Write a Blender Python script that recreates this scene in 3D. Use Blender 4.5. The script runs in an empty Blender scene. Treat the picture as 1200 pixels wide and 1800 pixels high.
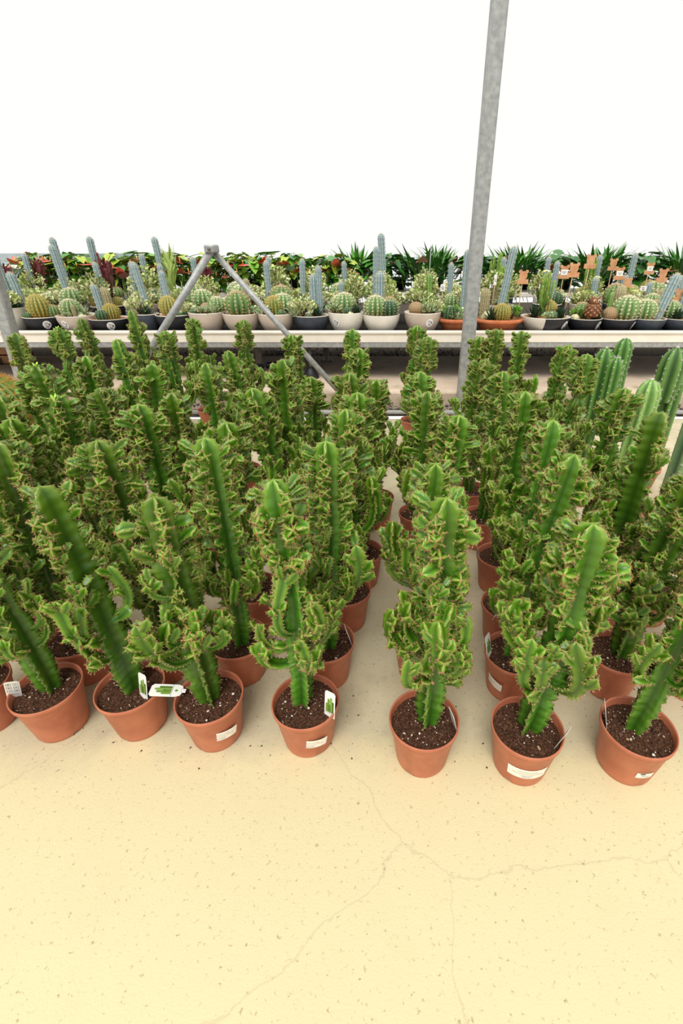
import bpy, math, random
from mathutils import Vector, Matrix, Quaternion
from math import sin, cos, pi, sqrt, radians, exp

# ---------------------------------------------------------------- camera, sky, sun, exposure
SC = bpy.context.scene
COL = SC.collection
CAM_H, PITCH, FOC, PX, PY = 1.456, radians(29.5), 820.0, 660.0, 900.0
cam_data = bpy.data.cameras.new('camera')
cam = bpy.data.objects.new('camera', cam_data)
COL.objects.link(cam)
SC.camera = cam
cam.location = (0, 0, CAM_H)
cam.rotation_euler = (pi / 2 - PITCH, 0, 0)
cam_data.sensor_fit = 'HORIZONTAL'
cam_data.sensor_width = 36.0
cam_data.lens = FOC / 1200 * 36.0
cam_data.shift_x = -(PX - 600) / 1800 * 1.5      # in units of the frame's width
cam_data.clip_start, cam_data.clip_end = 0.05, 200

world = bpy.data.worlds.new('overcast_sky')
SC.world = world
world.use_nodes = True
bg = world.node_tree.nodes['Background']
bg.inputs[0].default_value = (1.0, 0.99, 0.96, 1)
bg.inputs[1].default_value = 1.02
sun_data = bpy.data.lights.new('sun', 'SUN')
sun_data.energy = 2.5
sun_data.angle = radians(30)
sun_data.color = (1.0, 0.975, 0.92)
sun = bpy.data.objects.new('sun', sun_data)
COL.objects.link(sun)
sun.rotation_euler = (radians(32), radians(-8), 0)
SC.view_settings.view_transform = 'Standard'
SC.view_settings.look = 'None'
SC.view_settings.exposure = 0.0
SC.view_settings.gamma = 1.0
SC.view_settings.use_curve_mapping = False


# ---------------------------------------------------------------- pixels of the photograph -> points of the place
def ray(px, py):
    u, v = (px - PX) / FOC, (py - PY) / FOC
    return u, cos(PITCH) - v * sin(PITCH), sin(PITCH) + v * cos(PITCH)


def at_h(px, py, h):
    u, f, d = ray(px, py)
    z = (CAM_H - h) / d
    return u * z, f * z


def at_y(px, py, y):
    u, f, d = ray(px, py)
    z = y / f
    return u * z, CAM_H - d * z


# ---------------------------------------------------------------- helpers
def lin(h):
    h = h.lstrip('#')
    o = []
    for i in (0, 2, 4):
        c = int(h[i:i + 2], 16) / 255
        o.append(c / 12.92 if c <= 0.04045 else ((c + 0.055) / 1.055) ** 2.4)
    return tuple(o)


class MB:
    """collects verts / faces / colours and links them as one mesh"""

    def __init__(self):
        self.v, self.f, self.m, self.c = [], [], [], []

    def add(self, verts, faces, col=(1, 1, 1, 1), mi=0):
        n = len(self.v)
        self.v.extend([tuple(p) for p in verts])
        if isinstance(col, list):
            self.c.extend([c if len(c) == 4 else (*c, 1) for c in col])
        else:
            c = col if len(col) == 4 else (*col, 1)
            self.c.extend([c] * len(verts))
        self.f.extend([tuple(i + n for i in f) for f in faces])
        self.m.extend([mi] * len(faces))

    def merge(self, o, M=None):
        n = len(self.v)
        if M is None:
            self.v.extend(o.v)
        else:
            self.v.extend([tuple(M @ Vector(p)) for p in o.v])
        self.c.extend(o.c)
        self.f.extend([tuple(i + n for i in f) for f in o.f])
        self.m.extend(o.m)

    def mesh(self, name, mats, smooth=True, color=True):
        me = bpy.data.meshes.new(name)
        me.from_pydata(self.v, [], self.f)
        for m in (mats if isinstance(mats, (list, tuple)) else [mats]):
            me.materials.append(m)
        me.polygons.foreach_set('material_index', self.m)
        me.polygons.foreach_set('use_smooth', [smooth] * len(self.f))
        if color:
            a = me.color_attributes.new('Col', 'FLOAT_COLOR', 'POINT')
            a.data.foreach_set('color', [x for c in self.c for x in c])
        me.update()
        return me

    def obj(self, name, mats, parent=None, smooth=True, color=True, M=None):
        return link(name, self.mesh(name, mats, smooth, color), parent, M)

    # ---- shapes
    def box(self, c, s, M=None, col=(1, 1, 1, 1), mi=0, bev=0.0):
        x, y, z = s[0] / 2, s[1] / 2, s[2] / 2
        if bev <= 0:
            vs = [(-x, -y, -z), (x, -y, -z), (x, y, -z), (-x, y, -z), (-x, -y, z), (x, -y, z), (x, y, z), (-x, y, z)]
            fs = [(0, 3, 2, 1), (4, 5, 6, 7), (0, 1, 5, 4), (1, 2, 6, 5), (2, 3, 7, 6), (3, 0, 4, 7)]
        else:
            b = bev
            def ring(zz, k):
                xx, yy = x - k, y - k
                return [(-xx + b, -yy, zz), (xx - b, -yy, zz), (xx, -yy + b, zz), (xx, yy - b, zz), (xx - b, yy, zz), (-xx + b, yy, zz), (-xx, yy - b, zz), (-xx, -yy + b, zz)]
            vs = ring(-z, b * .6) + ring(-z + b, 0) + ring(z - b, 0) + ring(z, b * .6)
            fs = [tuple(range(7, -1, -1)), tuple(range(24, 32))]
            for r in range(3):
                for i in range(8):
                    j = (i + 1) % 8
                    fs.append((r * 8 + i, r * 8 + j, r * 8 + 8 + j, r * 8 + 8 + i))
        T = Matrix.Translation(c) @ (M if M is not None else Matrix.Identity(4))
        self.add([T @ Vector(p) for p in vs], fs, col, mi)

    def lathe(self, prof, seg=32, col=(1, 1, 1, 1), mi=0, cx=0, cy=0, closed=False, sx=1.0):
        vs, fs = [], []
        n = len(prof)
        for i in range(seg):
            a = 2 * pi * i / seg
            for r, z in prof:
                vs.append((cx + r * cos(a) * sx, cy + r * sin(a), z))
        for i in range(seg):
            j = (i + 1) % seg
            for k in range(n - 1):
                fs.append((i * n + k, j * n + k, j * n + k + 1, i * n + k + 1))
        self.add(vs, fs, col, mi)

    def tube(self, pts, rad, seg=8, col=(1, 1, 1, 1), mi=0, caps=True):
        pts = [Vector(p) for p in pts]
        n = len(pts)
        rad = rad if isinstance(rad, (list, tuple)) else [rad] * n
        fr = frames(pts)
        vs, fs = [], []
        for i in range(n):
            t, u, w = fr[i]
            for k in range(seg):
                a = 2 * pi * k / seg
                vs.append(pts[i] + (u * cos(a) + w * sin(a)) * rad[i])
        for i in range(n - 1):
            for k in range(seg):
                l = (k + 1) % seg
                fs.append((i * seg + k, i * seg + l, (i + 1) * seg + l, (i + 1) * seg + k))
        if caps:
            fs.append(tuple(range(seg - 1, -1, -1)))
            fs.append(tuple((n - 1) * seg + k for k in range(seg)))
        self.add(vs, fs, col, mi)

    def ball(self, c, r, seg=8, rings=5, col=(1, 1, 1, 1), mi=0, sz=1.0):
        prof = [(max(1e-4, r * sin(pi * i / rings)), c[2] - r * sz * cos(pi * i / rings)) for i in range(rings + 1)]
        self.lathe(prof, seg, col, mi, c[0], c[1])


def link(name, me, parent=None, M=None):
    o = bpy.data.objects.new(name, me)
    COL.objects.link(o)
    if parent is not None:
        o.parent = parent
    if M is not None:
        o.matrix_local = M
    return o


def frames(pts):
    n = len(pts)
    out = []
    u = None
    for i in range(n):
        t = (pts[min(i + 1, n - 1)] - pts[max(i - 1, 0)])
        t = t.normalized() if t.length > 1e-9 else Vector((0, 0, 1))
        if u is None:
            ref = Vector((1, 0, 0)) if abs(t.x) < .9 else Vector((0, 1, 0))
            u = (ref - t * ref.dot(t)).normalized()
        else:
            u = (u - t * u.dot(t)).normalized()
        out.append((t, u, t.cross(u)))
    return out


def thing(name, label, cat, loc=(0, 0, 0), rz=0.0, group=None):
    o = bpy.data.objects.new(name, None)
    o.empty_display_size = 0.05
    COL.objects.link(o)
    o.location = loc
    o.rotation_euler = (0, 0, rz)
    return tag(o, label, cat, group)


def tag(o, label, cat, group=None):
    o['label'] = label
    o['category'] = cat
    if group:
        o['group'] = group
    return o


def struct(o):
    o['kind'] = 'structure'
    return o


def axis_matrix(pos, z, roll=0.0, scale=1.0):
    z = Vector(z).normalized()
    q = Vector((0, 0, 1)).rotation_difference(z)
    return Matrix.Translation(pos) @ q.to_matrix().to_4x4() @ Matrix.Rotation(roll, 4, 'Z') @ Matrix.Scale(scale, 4)


# ---------------------------------------------------------------- materials
def new_mat(name, rough=0.6, spec=0.5):
    m = bpy.data.materials.new(name)
    m.use_nodes = True
    nt = m.node_tree
    b = nt.nodes['Principled BSDF']
    b.inputs['Roughness'].default_value = rough
    b.inputs['Specular IOR Level'].default_value = spec
    return m, nt, b


def N(nt, t, **kw):
    n = nt.nodes.new(t)
    for k, v in kw.items():
        setattr(n, k, v)
    return n


def ramp(nt, stops):
    r = N(nt, 'ShaderNodeValToRGB')
    e = r.color_ramp.elements
    while len(e) < len(stops):
        e.new(0.5)
    for el, (p, c) in zip(e, stops):
        el.position = p
        el.color = (*c[:3], 1)
    return r


def noise(nt, scale, detail=4, rough=0.55, coord='Object'):
    tc = N(nt, 'ShaderNodeTexCoord')
    n = N(nt, 'ShaderNodeTexNoise')
    n.inputs['Scale'].default_value = scale
    n.inputs['Detail'].default_value = detail
    n.inputs['Roughness'].default_value = rough
    nt.links.new(tc.outputs[coord], n.inputs['Vector'])
    return n


def mix(nt, fac, a, b, mode='MIX'):
    m = N(nt, 'ShaderNodeMix', data_type='RGBA', blend_type=mode)
    for sock, val in ((0, fac), (6, a), (7, b)):
        if hasattr(val, 'is_output'):
            nt.links.new(val, m.inputs[sock])
        else:
            m.inputs[sock].default_value = val if sock == 0 else (*val[:3], 1)
    return m.outputs[2]


def math_node(nt, op, a, b=None, c=None):
    m = N(nt, 'ShaderNodeMath', operation=op)
    for i, v in enumerate((a, b, c)):
        if v is None:
            continue
        if hasattr(v, 'is_output'):
            nt.links.new(v, m.inputs[i])
        else:
            m.inputs[i].default_value = v
    return m.outputs[0]


def bump(nt, b, height, strength=0.3, dist=0.01):
    n = N(nt, 'ShaderNodeBump')
    n.inputs['Strength'].default_value = strength
    n.inputs['Distance'].default_value = dist
    nt.links.new(height, n.inputs['Height'])
    nt.links.new(n.outputs[0], b.inputs['Normal'])


def noisy(name, c1, c2, scale=8, rough=0.6, spec=0.4, bstr=0.0, bscale=60, metal=0.0, lo=.35, hi=.65):
    m, nt, b = new_mat(name, rough, spec)
    n = noise(nt, scale)
    r = ramp(nt, [(lo, c1), (hi, c2)])
    nt.links.new(n.outputs[0], r.inputs[0])
    nt.links.new(r.outputs[0], b.inputs['Base Color'])
    b.inputs['Metallic'].default_value = metal
    if bstr:
        n2 = noise(nt, bscale, 5)
        bump(nt, b, n2.outputs[0], bstr)
    return m


def plain(name, c, rough=0.6, spec=0.4):
    c2 = tuple(x * .88 for x in c)
    return noisy(name, c2, c, 30, rough, spec)


def pigment(name, rough=0.55, spec=0.35, var=.12, nscale=60):
    """colour of the thing itself from its vertex colours, with fine mottling"""
    m, nt, b = new_mat(name, rough, spec)
    at = N(nt, 'ShaderNodeAttribute', attribute_name='Col')
    n = noise(nt, nscale, 2)
    r = ramp(nt, [(.3, (1 - var,) * 3), (.7, (1 + var,) * 3)])
    nt.links.new(n.outputs[0], r.inputs[0])
    o = mix(nt, 1.0, at.outputs['Color'], r.outputs[0], 'MULTIPLY')
    nt.links.new(o, b.inputs['Base Color'])
    return m


def euphorbia_skin():
    m, nt, b = new_mat('euphorbia_skin', 0.33, 0.5)
    at = N(nt, 'ShaderNodeAttribute', attribute_name='Col')
    sp = N(nt, 'ShaderNodeSeparateColor')
    nt.links.new(at.outputs['Color'], sp.inputs[0])
    R, G, B, A = sp.outputs[0], sp.outputs[1], sp.outputs[2], at.outputs['Alpha']
    old = ramp(nt, [(0, lin('1f4c0e')), (.5, lin('367018')), (.955, lin('55862a')), (.985, lin('a09a60')), (1, lin('c8bc92'))])
    new = ramp(nt, [(0, lin('3c6c0c')), (.5, lin('62901c')), (.93, lin('90aa3c')), (.975, lin('c4be80')), (1, lin('e6d6ac'))])
    nt.links.new(R, old.inputs[0])
    nt.links.new(R, new.inputs[0])
    n = noise(nt, 22, 3)
    g = math_node(nt, 'ADD', G, math_node(nt, 'MULTIPLY', math_node(nt, 'SUBTRACT', n.outputs[0], .5), .7))
    gc = N(nt, 'ShaderNodeClamp')
    nt.links.new(g, gc.inputs[0])
    base = mix(nt, gc.outputs[0], old.outputs[0], new.outputs[0])
    # fine paler ribs running from the groove out to each tooth
    s = math_node(nt, 'SINE', math_node(nt, 'MULTIPLY', A, 2 * pi))
    s = math_node(nt, 'POWER', math_node(nt, 'MAXIMUM', s, 0.0), 4.0)
    s = math_node(nt, 'MULTIPLY', s, math_node(nt, 'MULTIPLY', R, .26))
    base = mix(nt, s, base, lin('6b9a3a'))
    oi = N(nt, 'ShaderNodeObjectInfo')
    hsv = N(nt, 'ShaderNodeHueSaturation')
    nt.links.new(math_node(nt, 'ADD', math_node(nt, 'MULTIPLY', oi.outputs['Random'], .020), .480), hsv.inputs['Hue'])
    nt.links.new(math_node(nt, 'ADD', math_node(nt, 'MULTIPLY', oi.outputs['Random'], .34), .72), hsv.inputs['Value'])
    nt.links.new(base, hsv.inputs['Color'])
    spine = mix(nt, G, lin('c4ae90'), lin('cf9a70'))
    spine = mix(nt, math_node(nt, 'MULTIPLY', oi.outputs['Random'], .5), spine, lin('b0603c'))
    out = mix(nt, B, hsv.outputs[0], spine)
    nt.links.new(out, b.inputs['Base Color'])
    return m


M_EUPH = euphorbia_skin()
M_PIG = pigment('succulent_pigment')
M_GLOSS = pigment('leaf_pigment', 0.35, .5, .15, 14)
M_CACT = pigment('cactus_pigment', 0.5, .4, .1, 40)
M_POT = noisy('terracotta_plastic', lin('b2654a'), lin('c47858'), 14, 0.48, 0.45, .05, 200)
M_TERRA = noisy('terracotta_clay', lin('b9653f'), lin('cc7c52'), 10, 0.7, 0.3)
M_WHITE = noisy('white_ceramic', lin('d9d2c4'), lin('e8e2d6'), 6, 0.45, 0.4)
M_BEIGE = noisy('beige_ceramic', lin('bfae9f'), lin('cdbdad'), 6, 0.5, 0.4)
M_BLACK = noisy('black_ceramic', lin('222226'), lin('2d2d31'), 20, 0.6, 0.35, .1, 150)
M_SLATE = noisy('slate_ceramic', lin('3a3f48'), lin('474c55'), 20, 0.6, 0.35, .1, 150)
M_GALV = noisy('galvanised_steel', lin('8f9190'), lin('a9aaa8'), 26, 0.5, 0.5, 0, 60, .25)
M_DARKMETAL = noisy('dull_steel', lin('6a655e'), lin('7c766e'), 20, 0.6, 0.4, 0, 60, .2)
M_LIP = noisy('cream_painted_metal', lin('e3dbcd'), lin('eee7da'), 4, 0.45, 0.4)
M_PAPER = plain('white_paper', lin('ece9e2'), .6)
M_PRINT = pigment('printed_card', .45, .4, .03)
M_CASTWOOD = noisy('pale_plywood', lin('c08a62'), lin('d4a27a'), 18, .7, .2)
M_BLACKPL = plain('black_plastic', lin('1c1c1e'), .5)
M_PIPE = plain('grey_plastic_pipe', lin('9a9a96'), .5)
M_TRAY = noisy('dark_tray_mat', lin('1d1c1a'), lin('34322e'), 40, .9, .1)


def soil_mat():
    m, nt, b = new_mat('potting_soil', 0.95, 0.15)
    n = noise(nt, 150, 6, .7)
    r = ramp(nt, [(.3, lin('2a1812')), (.5, lin('523527')), (.68, lin('86644c'))])
    nt.links.new(n.outputs[0], r.inputs[0])
    nt.links.new(r.outputs[0], b.inputs['Base Color'])
    bump(nt, b, n.outputs[0], .8, .01)
    return m


def dress_mat():
    m, nt, b = new_mat('orange_top_dressing', 0.95, 0.15)
    n = noise(nt, 120, 5, .7)
    r = ramp(nt, [(.3, lin('8a5a34')), (.5, lin('c08a58')), (.7, lin('dcae7e'))])
    nt.links.new(n.outputs[0], r.inputs[0])
    nt.links.new(r.outputs[0], b.inputs['Base Color'])
    bump(nt, b, n.outputs[0], .8, .01)
    return m


def concrete(name, base1, base2, stain, moss=None, yellow=False):
    m, nt, b = new_mat(name, 0.85, 0.25)
    n1 = noise(nt, 1.3, 6, .6)
    r1 = ramp(nt, [(.35, base1), (.65, base2)])
    nt.links.new(n1.outputs[0], r1.inputs[0])
    n2 = noise(nt, 3.1, 8, .7)
    r2 = ramp(nt, [(.5, (0, 0, 0)), (.70, (1, 1, 1))])
    nt.links.new(n2.outputs[0], r2.inputs[0])
    c = mix(nt, math_node(nt, 'MULTIPLY', r2.outputs[0], .55), r1.outputs[0], stain)
    if yellow:
        # cream paint worn off in patches near the front edge of the bed
        tc = N(nt, 'ShaderNodeTexCoord')
        sx = N(nt, 'ShaderNodeSeparateXYZ')
        nt.links.new(tc.outputs['Object'], sx.inputs[0])
        n4 = noise(nt, 2.2, 5, .6)
        k = math_node(nt, 'ADD', sx.outputs[1], math_node(nt, 'MULTIPLY', math_node(nt, 'SUBTRACT', n4.outputs[0], .5), .5))
        f = N(nt, 'ShaderNodeMapRange')
        nt.links.new(k, f.inputs[0])
        f.inputs[1].default_value, f.inputs[2].default_value = 1.02, .9
        c = mix(nt, math_node(nt, 'MULTIPLY', f.outputs[0], .8), c, lin('ddd0a4'))
        # hairline cracks
        v = N(nt, 'ShaderNodeTexVoronoi', feature='DISTANCE_TO_EDGE')
        v.inputs['Scale'].default_value = 1.1
        n5 = noise(nt, 5, 5)
        nt.links.new(mix(nt, .12, tc.outputs['Object'], n5.outputs[1]), v.inputs['Vector'])
        cr = N(nt, 'ShaderNodeMapRange')
        nt.links.new(v.outputs[0], cr.inputs[0])
        cr.inputs[1].default_value, cr.inputs[2].default_value = .003, .0008
        c = mix(nt, math_node(nt, 'MULTIPLY', cr.outputs[0], .16), c, lin('7d745c'))
    n3 = noise(nt, 70, 4, .7)
    r3 = ramp(nt, [(.30, (.55, .52, .46)), (.40, (1, 1, 1))])
    nt.links.new(n3.outputs[0], r3.inputs[0])
    c = mix(nt, 1.0, c, r3.outputs[0], 'MULTIPLY')
    if moss:
        n6 = noise(nt, 1.7, 6, .65)
        r6 = ramp(nt, [(.54, (0, 0, 0)), (.68, (1, 1, 1))])
        nt.links.new(n6.outputs[0], r6.inputs[0])
        c = mix(nt, math_node(nt, 'MULTIPLY', r6.outputs[0], .6), c, moss)
    nt.links.new(c, b.inputs['Base Color'])
    n7 = noise(nt, 160, 4)
    bump(nt, b, n7.outputs[0], .25, .004)
    return m


M_SOIL, M_DRESS = soil_mat(), dress_mat()
M_FLOOR = concrete('cream_concrete', lin('bdb294'), lin('ccc2a2'), lin('98907a'), None, True)
M_WALK = concrete('tan_concrete', lin('c6b29c'), lin('d4c1ac'), lin('a08f7c'), lin('75703c'))
M_GROUND = noisy('dark_gravel', lin('2a241e'), lin('5a5044'), 45, .95, .15, .9, 70)
M_CLAD = noisy('greenhouse_cladding', lin('93a0a6'), lin('a9b4b8'), 3, .4, .4)

# ---------------------------------------------------------------- the setting
mb = MB()
nx, ny = 28, 14
vs = [(-7 + 14 * i / nx, -2 + 6.42 * j / ny, 0) for j in range(ny + 1) for i in range(nx + 1)]
mb.add(vs, [(j * (nx + 1) + i, j * (nx + 1) + i + 1, (j + 1) * (nx + 1) + i + 1, (j + 1) * (nx + 1) + i) for j in range(ny) for i in range(nx)])
mb.box((0, 4.40, -.06), (14, .04, .118))
struct(mb.obj('floor', M_FLOOR, color=False, smooth=False))
mb = MB()
mb.box((0, 5.55, .10), (16, 1.82, .20), bev=.012)
struct(mb.obj('pavement', M_WALK, color=False, smooth=False))
rng = random.Random(5)
mb = MB()
gx, gy = 60, 40
vs = []
for j in range(gy + 1):
    for i in range(gx + 1):
        x, y = -12 + 24 * i / gx, 4.42 + (14 - 4.42) * (j / gy) ** 1.8
        vs.append((x, y, (.03 if y < 5 else .16) + rng.uniform(-.012, .012)))
mb.add(vs, [(j * (gx + 1) + i, j * (gx + 1) + i + 1, (j + 1) * (gx + 1) + i + 1, (j + 1) * (gx + 1) + i) for j in range(gy) for i in range(gx)])
struct(mb.obj('ground', M_GROUND, color=False))
# loose gravel in the trench and under the bench
mb = MB()
for k in range(2600):
    front = k < 1500
    x = rng.uniform(-3.4, 3.2)
    y = rng.uniform(4.44, 4.63) if front else rng.uniform(6.48, 7.1)
    r = rng.uniform(.008, .02)
    z = (.035 if front else .165) + rng.uniform(0, .02) + (max(0, y - 4.5) * .5 if front else 0)
    g = rng.choice(['5e5448', '3a322a', '7d7264', '4a3f34', '988b7a'])
    a = rng.random() * 6
    pts = [(x + r * cos(a), y + r * sin(a), z), (x + r * cos(a + 2.1), y + r * sin(a + 2.1), z), (x + r * cos(a + 4.2), y + r * sin(a + 4.2), z), (x, y, z + r * .8), (x, y, z - r * .8)]
    mb.add(pts, [(0, 1, 3), (1, 2, 3), (2, 0, 3), (1, 0, 4), (2, 1, 4), (0, 2, 4)], lin(g))
o = mb.obj('gravel', M_PIG, smooth=False)
o['kind'] = 'stuff'
o['label'] = 'loose dark gravel in the trench and under the plant bench'
# soil crumbs spilled on the bed
mb = MB()
for k in range(420):
    x, y = rng.uniform(-1.5, 1.4), rng.uniform(.85, 3.2) if rng.random() < .6 else rng.uniform(.85, 1.4)
    r = rng.choice([.0012, .0016, .002, .0028, .004])
    a = rng.random() * 6
    pts = [(x + r * 1.6 * cos(a), y + r * 1.6 * sin(a), .001), (x + r * cos(a + 2.1), y + r * sin(a + 2.1), .001), (x + r * cos(a + 4.2), y + r * sin(a + 4.2), .001), (x, y, r * .9)]
    mb.add(pts, [(0, 1, 3), (1, 2, 3), (2, 0, 3)], lin(rng.choice(['3a2a1e', '54402e', '2c2018'])))
o = mb.obj('soil_crumbs', M_PIG, smooth=False)
o['kind'] = 'stuff'
o['label'] = 'crumbs of potting soil scattered over the concrete bed'
# distant cladding at the far end, on the left
mb = MB()
for i in range(6):
    mb.box((-7.6 + i * .62, 9.2, .68), (.60, .03, 1.40), bev=.01)
struct(mb.obj('wall_back', M_CLAD, color=False, smooth=False))
mb = MB()
mb.box((-6.05, 9.15, 1.17), (3.7, .05, .06), bev=.01)
struct(mb.obj('trim_1', M_LIP, color=False, smooth=False))

# ---------------------------------------------------------------- steel posts, braces and pipes
def square_post(name, p0, p1, w, d, label):
    t = thing(name, label, 'post', p0)
    p0, p1 = Vector(p0), Vector(p1)
    v = p1 - p0
    mb = MB()
    t_ = .012
    q = Vector((0, 0, 1)).rotation_difference(v.normalized()).to_matrix().to_4x4()
    L = v.length
    xs = [(-w / 2, -d / 2 + t_), (-w / 2 + t_, -d / 2), (w / 2 - t_, -d / 2), (w / 2, -d / 2 + t_), (w / 2, d / 2 - t_), (w / 2 - t_, d / 2), (-w / 2 + t_, d / 2), (-w / 2, d / 2 - t_)]
    mb.add([q @ Vector((x, y, z)) for z in (0, L) for x, y in xs], [(i, (i + 1) % 8, 8 + (i + 1) % 8, 8 + i) for i in range(8)] + [tuple(range(8, 16))])
    mb.obj('shaft', M_GALV, t, False, False)
    b = MB()
    b.box((0, 0, .008), (w + .1, d + .1, .016), bev=.004)
    for sx in (-1, 1):
        b.lathe([(.012, .016), (.012, .03), (.001, .03)], 6, cx=sx * (w / 2 + .03), cy=-d / 2 - .03)
    b.obj('base_plate', M_DARKMETAL, t, False, False)
    return t


square_post('steel_post', (.853, 4.53, .028), (.853, 4.53, 3.4), .115, .10, 'grey galvanised steel post standing among the cacti before the terracotta bowls')
square_post('steel_post', (-3.40, 4.53, .028), (-3.17, 4.53, 3.4), .115, .10, 'grey galvanised steel post beside the golden barrel cactus')


def brace(p0, p1, r, label):
    t = thing('steel_brace', label, 'brace', p0)
    p0, p1 = Vector(p0), Vector(p1)
    v = p1 - p0
    m = MB()
    m.tube([Vector(), v * .5, v], r, 16)
    m.obj('tube', M_GALV, t, True, False)
    f = MB()
    f.box((0, 0, 0), (.13, .12, .02), bev=.004)
    f.lathe([(r * 1.5, .01), (r * 1.35, .05), (r * 1.0, .055)], 12)
    f.obj('foot_plate', M_DARKMETAL, t, False, False)
    return t


brace((-2.60, 4.50, .045), (-1.365, 4.50, 1.46), .031, 'round grey steel brace sloping up from behind the tall bright tipped cacti')
brace((-.195, 4.55, .045), (-1.40, 4.55, 1.45), .026, 'round grey steel brace sloping down past the beige and slate bowls to the gravel')
t = thing('tube_clamp', 'steel clamp joining the two sloping braces at their top', 'clamp', (-1.385, 4.525, 1.45))
m = MB()
m.box((0, 0, 0), (.09, .14, .06), bev=.01)
m.obj('bracket', M_GALV, t, False, False)
m = MB()
m.tube([(0, -.085, 0), (0, .085, 0)], .012, 8)
m.obj('bolt', M_DARKMETAL, t, True, False)

t = thing('drain_pipe', 'grey plastic pipe lying along the gravel trench behind the cacti', 'pipe', (0, 4.455, .055))
m = MB()
m.tube([(-5, 0, 0), (-1, 0, 0), (2, 0, 0), (5, 0, 0)], .024, 14)
m.obj('tube', M_PIPE, t, True, False)
m = MB()
for x in (-2.6, .9):
    m.tube([(x - .05, 0, 0), (x + .05, 0, 0)], .03, 14)
m.obj('coupling', M_PIPE, t, True, False)
t = thing('steel_pipe', 'short grey pipe lying on the walkway behind the square post', 'pipe', (-4.75, 5.9, .24))
m = MB()
m.tube([(-.9, 0, 0), (.10, .02, .0)], .04, 14)
m.obj('tube', M_GALV, t, True, False)
m = MB()
m.tube([(.09, .02, 0), (.13, .02, 0)], .046, 14)
m.obj('collar', M_DARKMETAL, t, True, False)
t = thing('wooden_box', 'brown wooden box under the bench by the square post', 'box', (-4.75, 6.15, .20))
m = MB()
for z in (.06, .16, .26):
    m.box((0, -.2, z), (.5, .02, .085), bev=.004)
m.obj('front_slat', M_CASTWOOD, t, False, False)
m = MB()
m.box((-.24, 0, .16), (.02, .42, .3)); m.box((.24, 0, .16), (.02, .42, .3)); m.box((0, .2, .16), (.5, .02, .3)); m.box((0, 0, .02), (.48, .4, .02))
m.obj('box_body', M_CASTWOOD, t, False, False)

# ---------------------------------------------------------------- the white bench
BY0, BTOP = 5.10, .7117
t = thing('display_bench', 'long cream bench with a grey steel frame holding the bowls of cacti', 'bench', (0, BY0, .2))
m = MB()
W = 11.0
prof = [(-.004, .405), (-.004, .507), (-.018, .5095), (-.018, .5117), (.055, .5117), (.055, .470)]
# outward lip of the tray, a folded strip
pv = [(-.0, -.200 + .6), ]
def strip(mm, pr, x0, x1):
    vs = [(x0, y, z) for y, z in pr] + [(x1, y, z) for y, z in pr]
    n = len(pr)
    mm.add(vs, [(i, n + i, n + i + 1, i + 1) for i in range(n - 1)])
strip(m, [(.02, .40), (0.0, .402), (0.0, .480), (-.012, .486), (-.016, .500), (-.010, .5117), (.05, .5117), (.055, .505), (.055, .47)], -W / 2, W / 2)
m.obj('tray_lip', M_LIP, t, False, False)
m = MB()
m.box((0, .03, .374), (W, .05, .05), bev=.004)
m.box((0, 1.75, .374), (W, .05, .05), bev=.004)
m.obj('beam', M_GALV, t, False, False)
m = MB()
m.box((0, .93, .44), (W, 1.76, .06))
m.obj('tray_floor', M_TRAY, t, False, False)
LEG = [(-1.33, .40), (-.63, 1.05), (1.35, .80), (2.62, .62), (-3.6, .6), (-1.33, 1.7), (2.62, 1.7)]
for lx, ly in LEG:
    m = MB()
    m.box((lx, ly, .205), (.07, .05, .29), bev=.004)
    m.box((lx, ly, .039), (.02, .02, .06))
    l = m.obj('leg', M_DARKMETAL, t, False, False)
    m = MB()
    m.box((lx, ly, .006), (.16, .11, .012), bev=.003)
    for s in (-1, 1):
        m.lathe([(.01, .012), (.01, .022), (.001, .022)], 6, cx=lx + s * .055, cy=ly)
    m.obj('foot_plate', M_DARKMETAL, l, False, False)
# planks of light along the tray side
# black pots under the bench
x0, y0 = at_h(468, 668, .2)
for k, (dx, dy) in enumerate([(-.10, .03), (.08, .05), (.05, -.12)]):
    t = thing('black_pot', ['small black plastic pot by the bench leg, behind the cacti', 'black plastic pot under the bench, back one of the three', 'tall black plastic pot under the bench, front one of the three'][k], 'pot', (x0 + dx, y0 + dy, .2))
    m = MB()
    h = [.15, .17, .13][k]
    m.lathe([(.001, 0), (.065, 0), (.08, h * .9), (.09, h * .9), (.09, h), (.078, h), (.066, .03), (.001, .03)], 20)
    m.obj('pot_wall', M_BLACKPL, t, True, False)
    m = MB()
    m.lathe([(.001, h * .82), (.075, h * .8)], 16)
    m.obj('soil', M_SOIL, t, True, False)
x0, y0 = at_h(547, 664, .2)
t = thing('post_foot', 'black cone shaped foot on a thin brown stake under the bench', 'stake', (x0, y0, .2))
m = MB()
m.lathe([(.001, 0), (.09, 0), (.085, .03), (.05, .1), (.02, .12)], 20)
m.obj('cone', M_BLACKPL, t, True, False)
m = MB()
m.tube([(0, 0, .1), (0, 0, .34)], .018, 10)
m.obj('stake', M_DARKMETAL, t, True, False)


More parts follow.
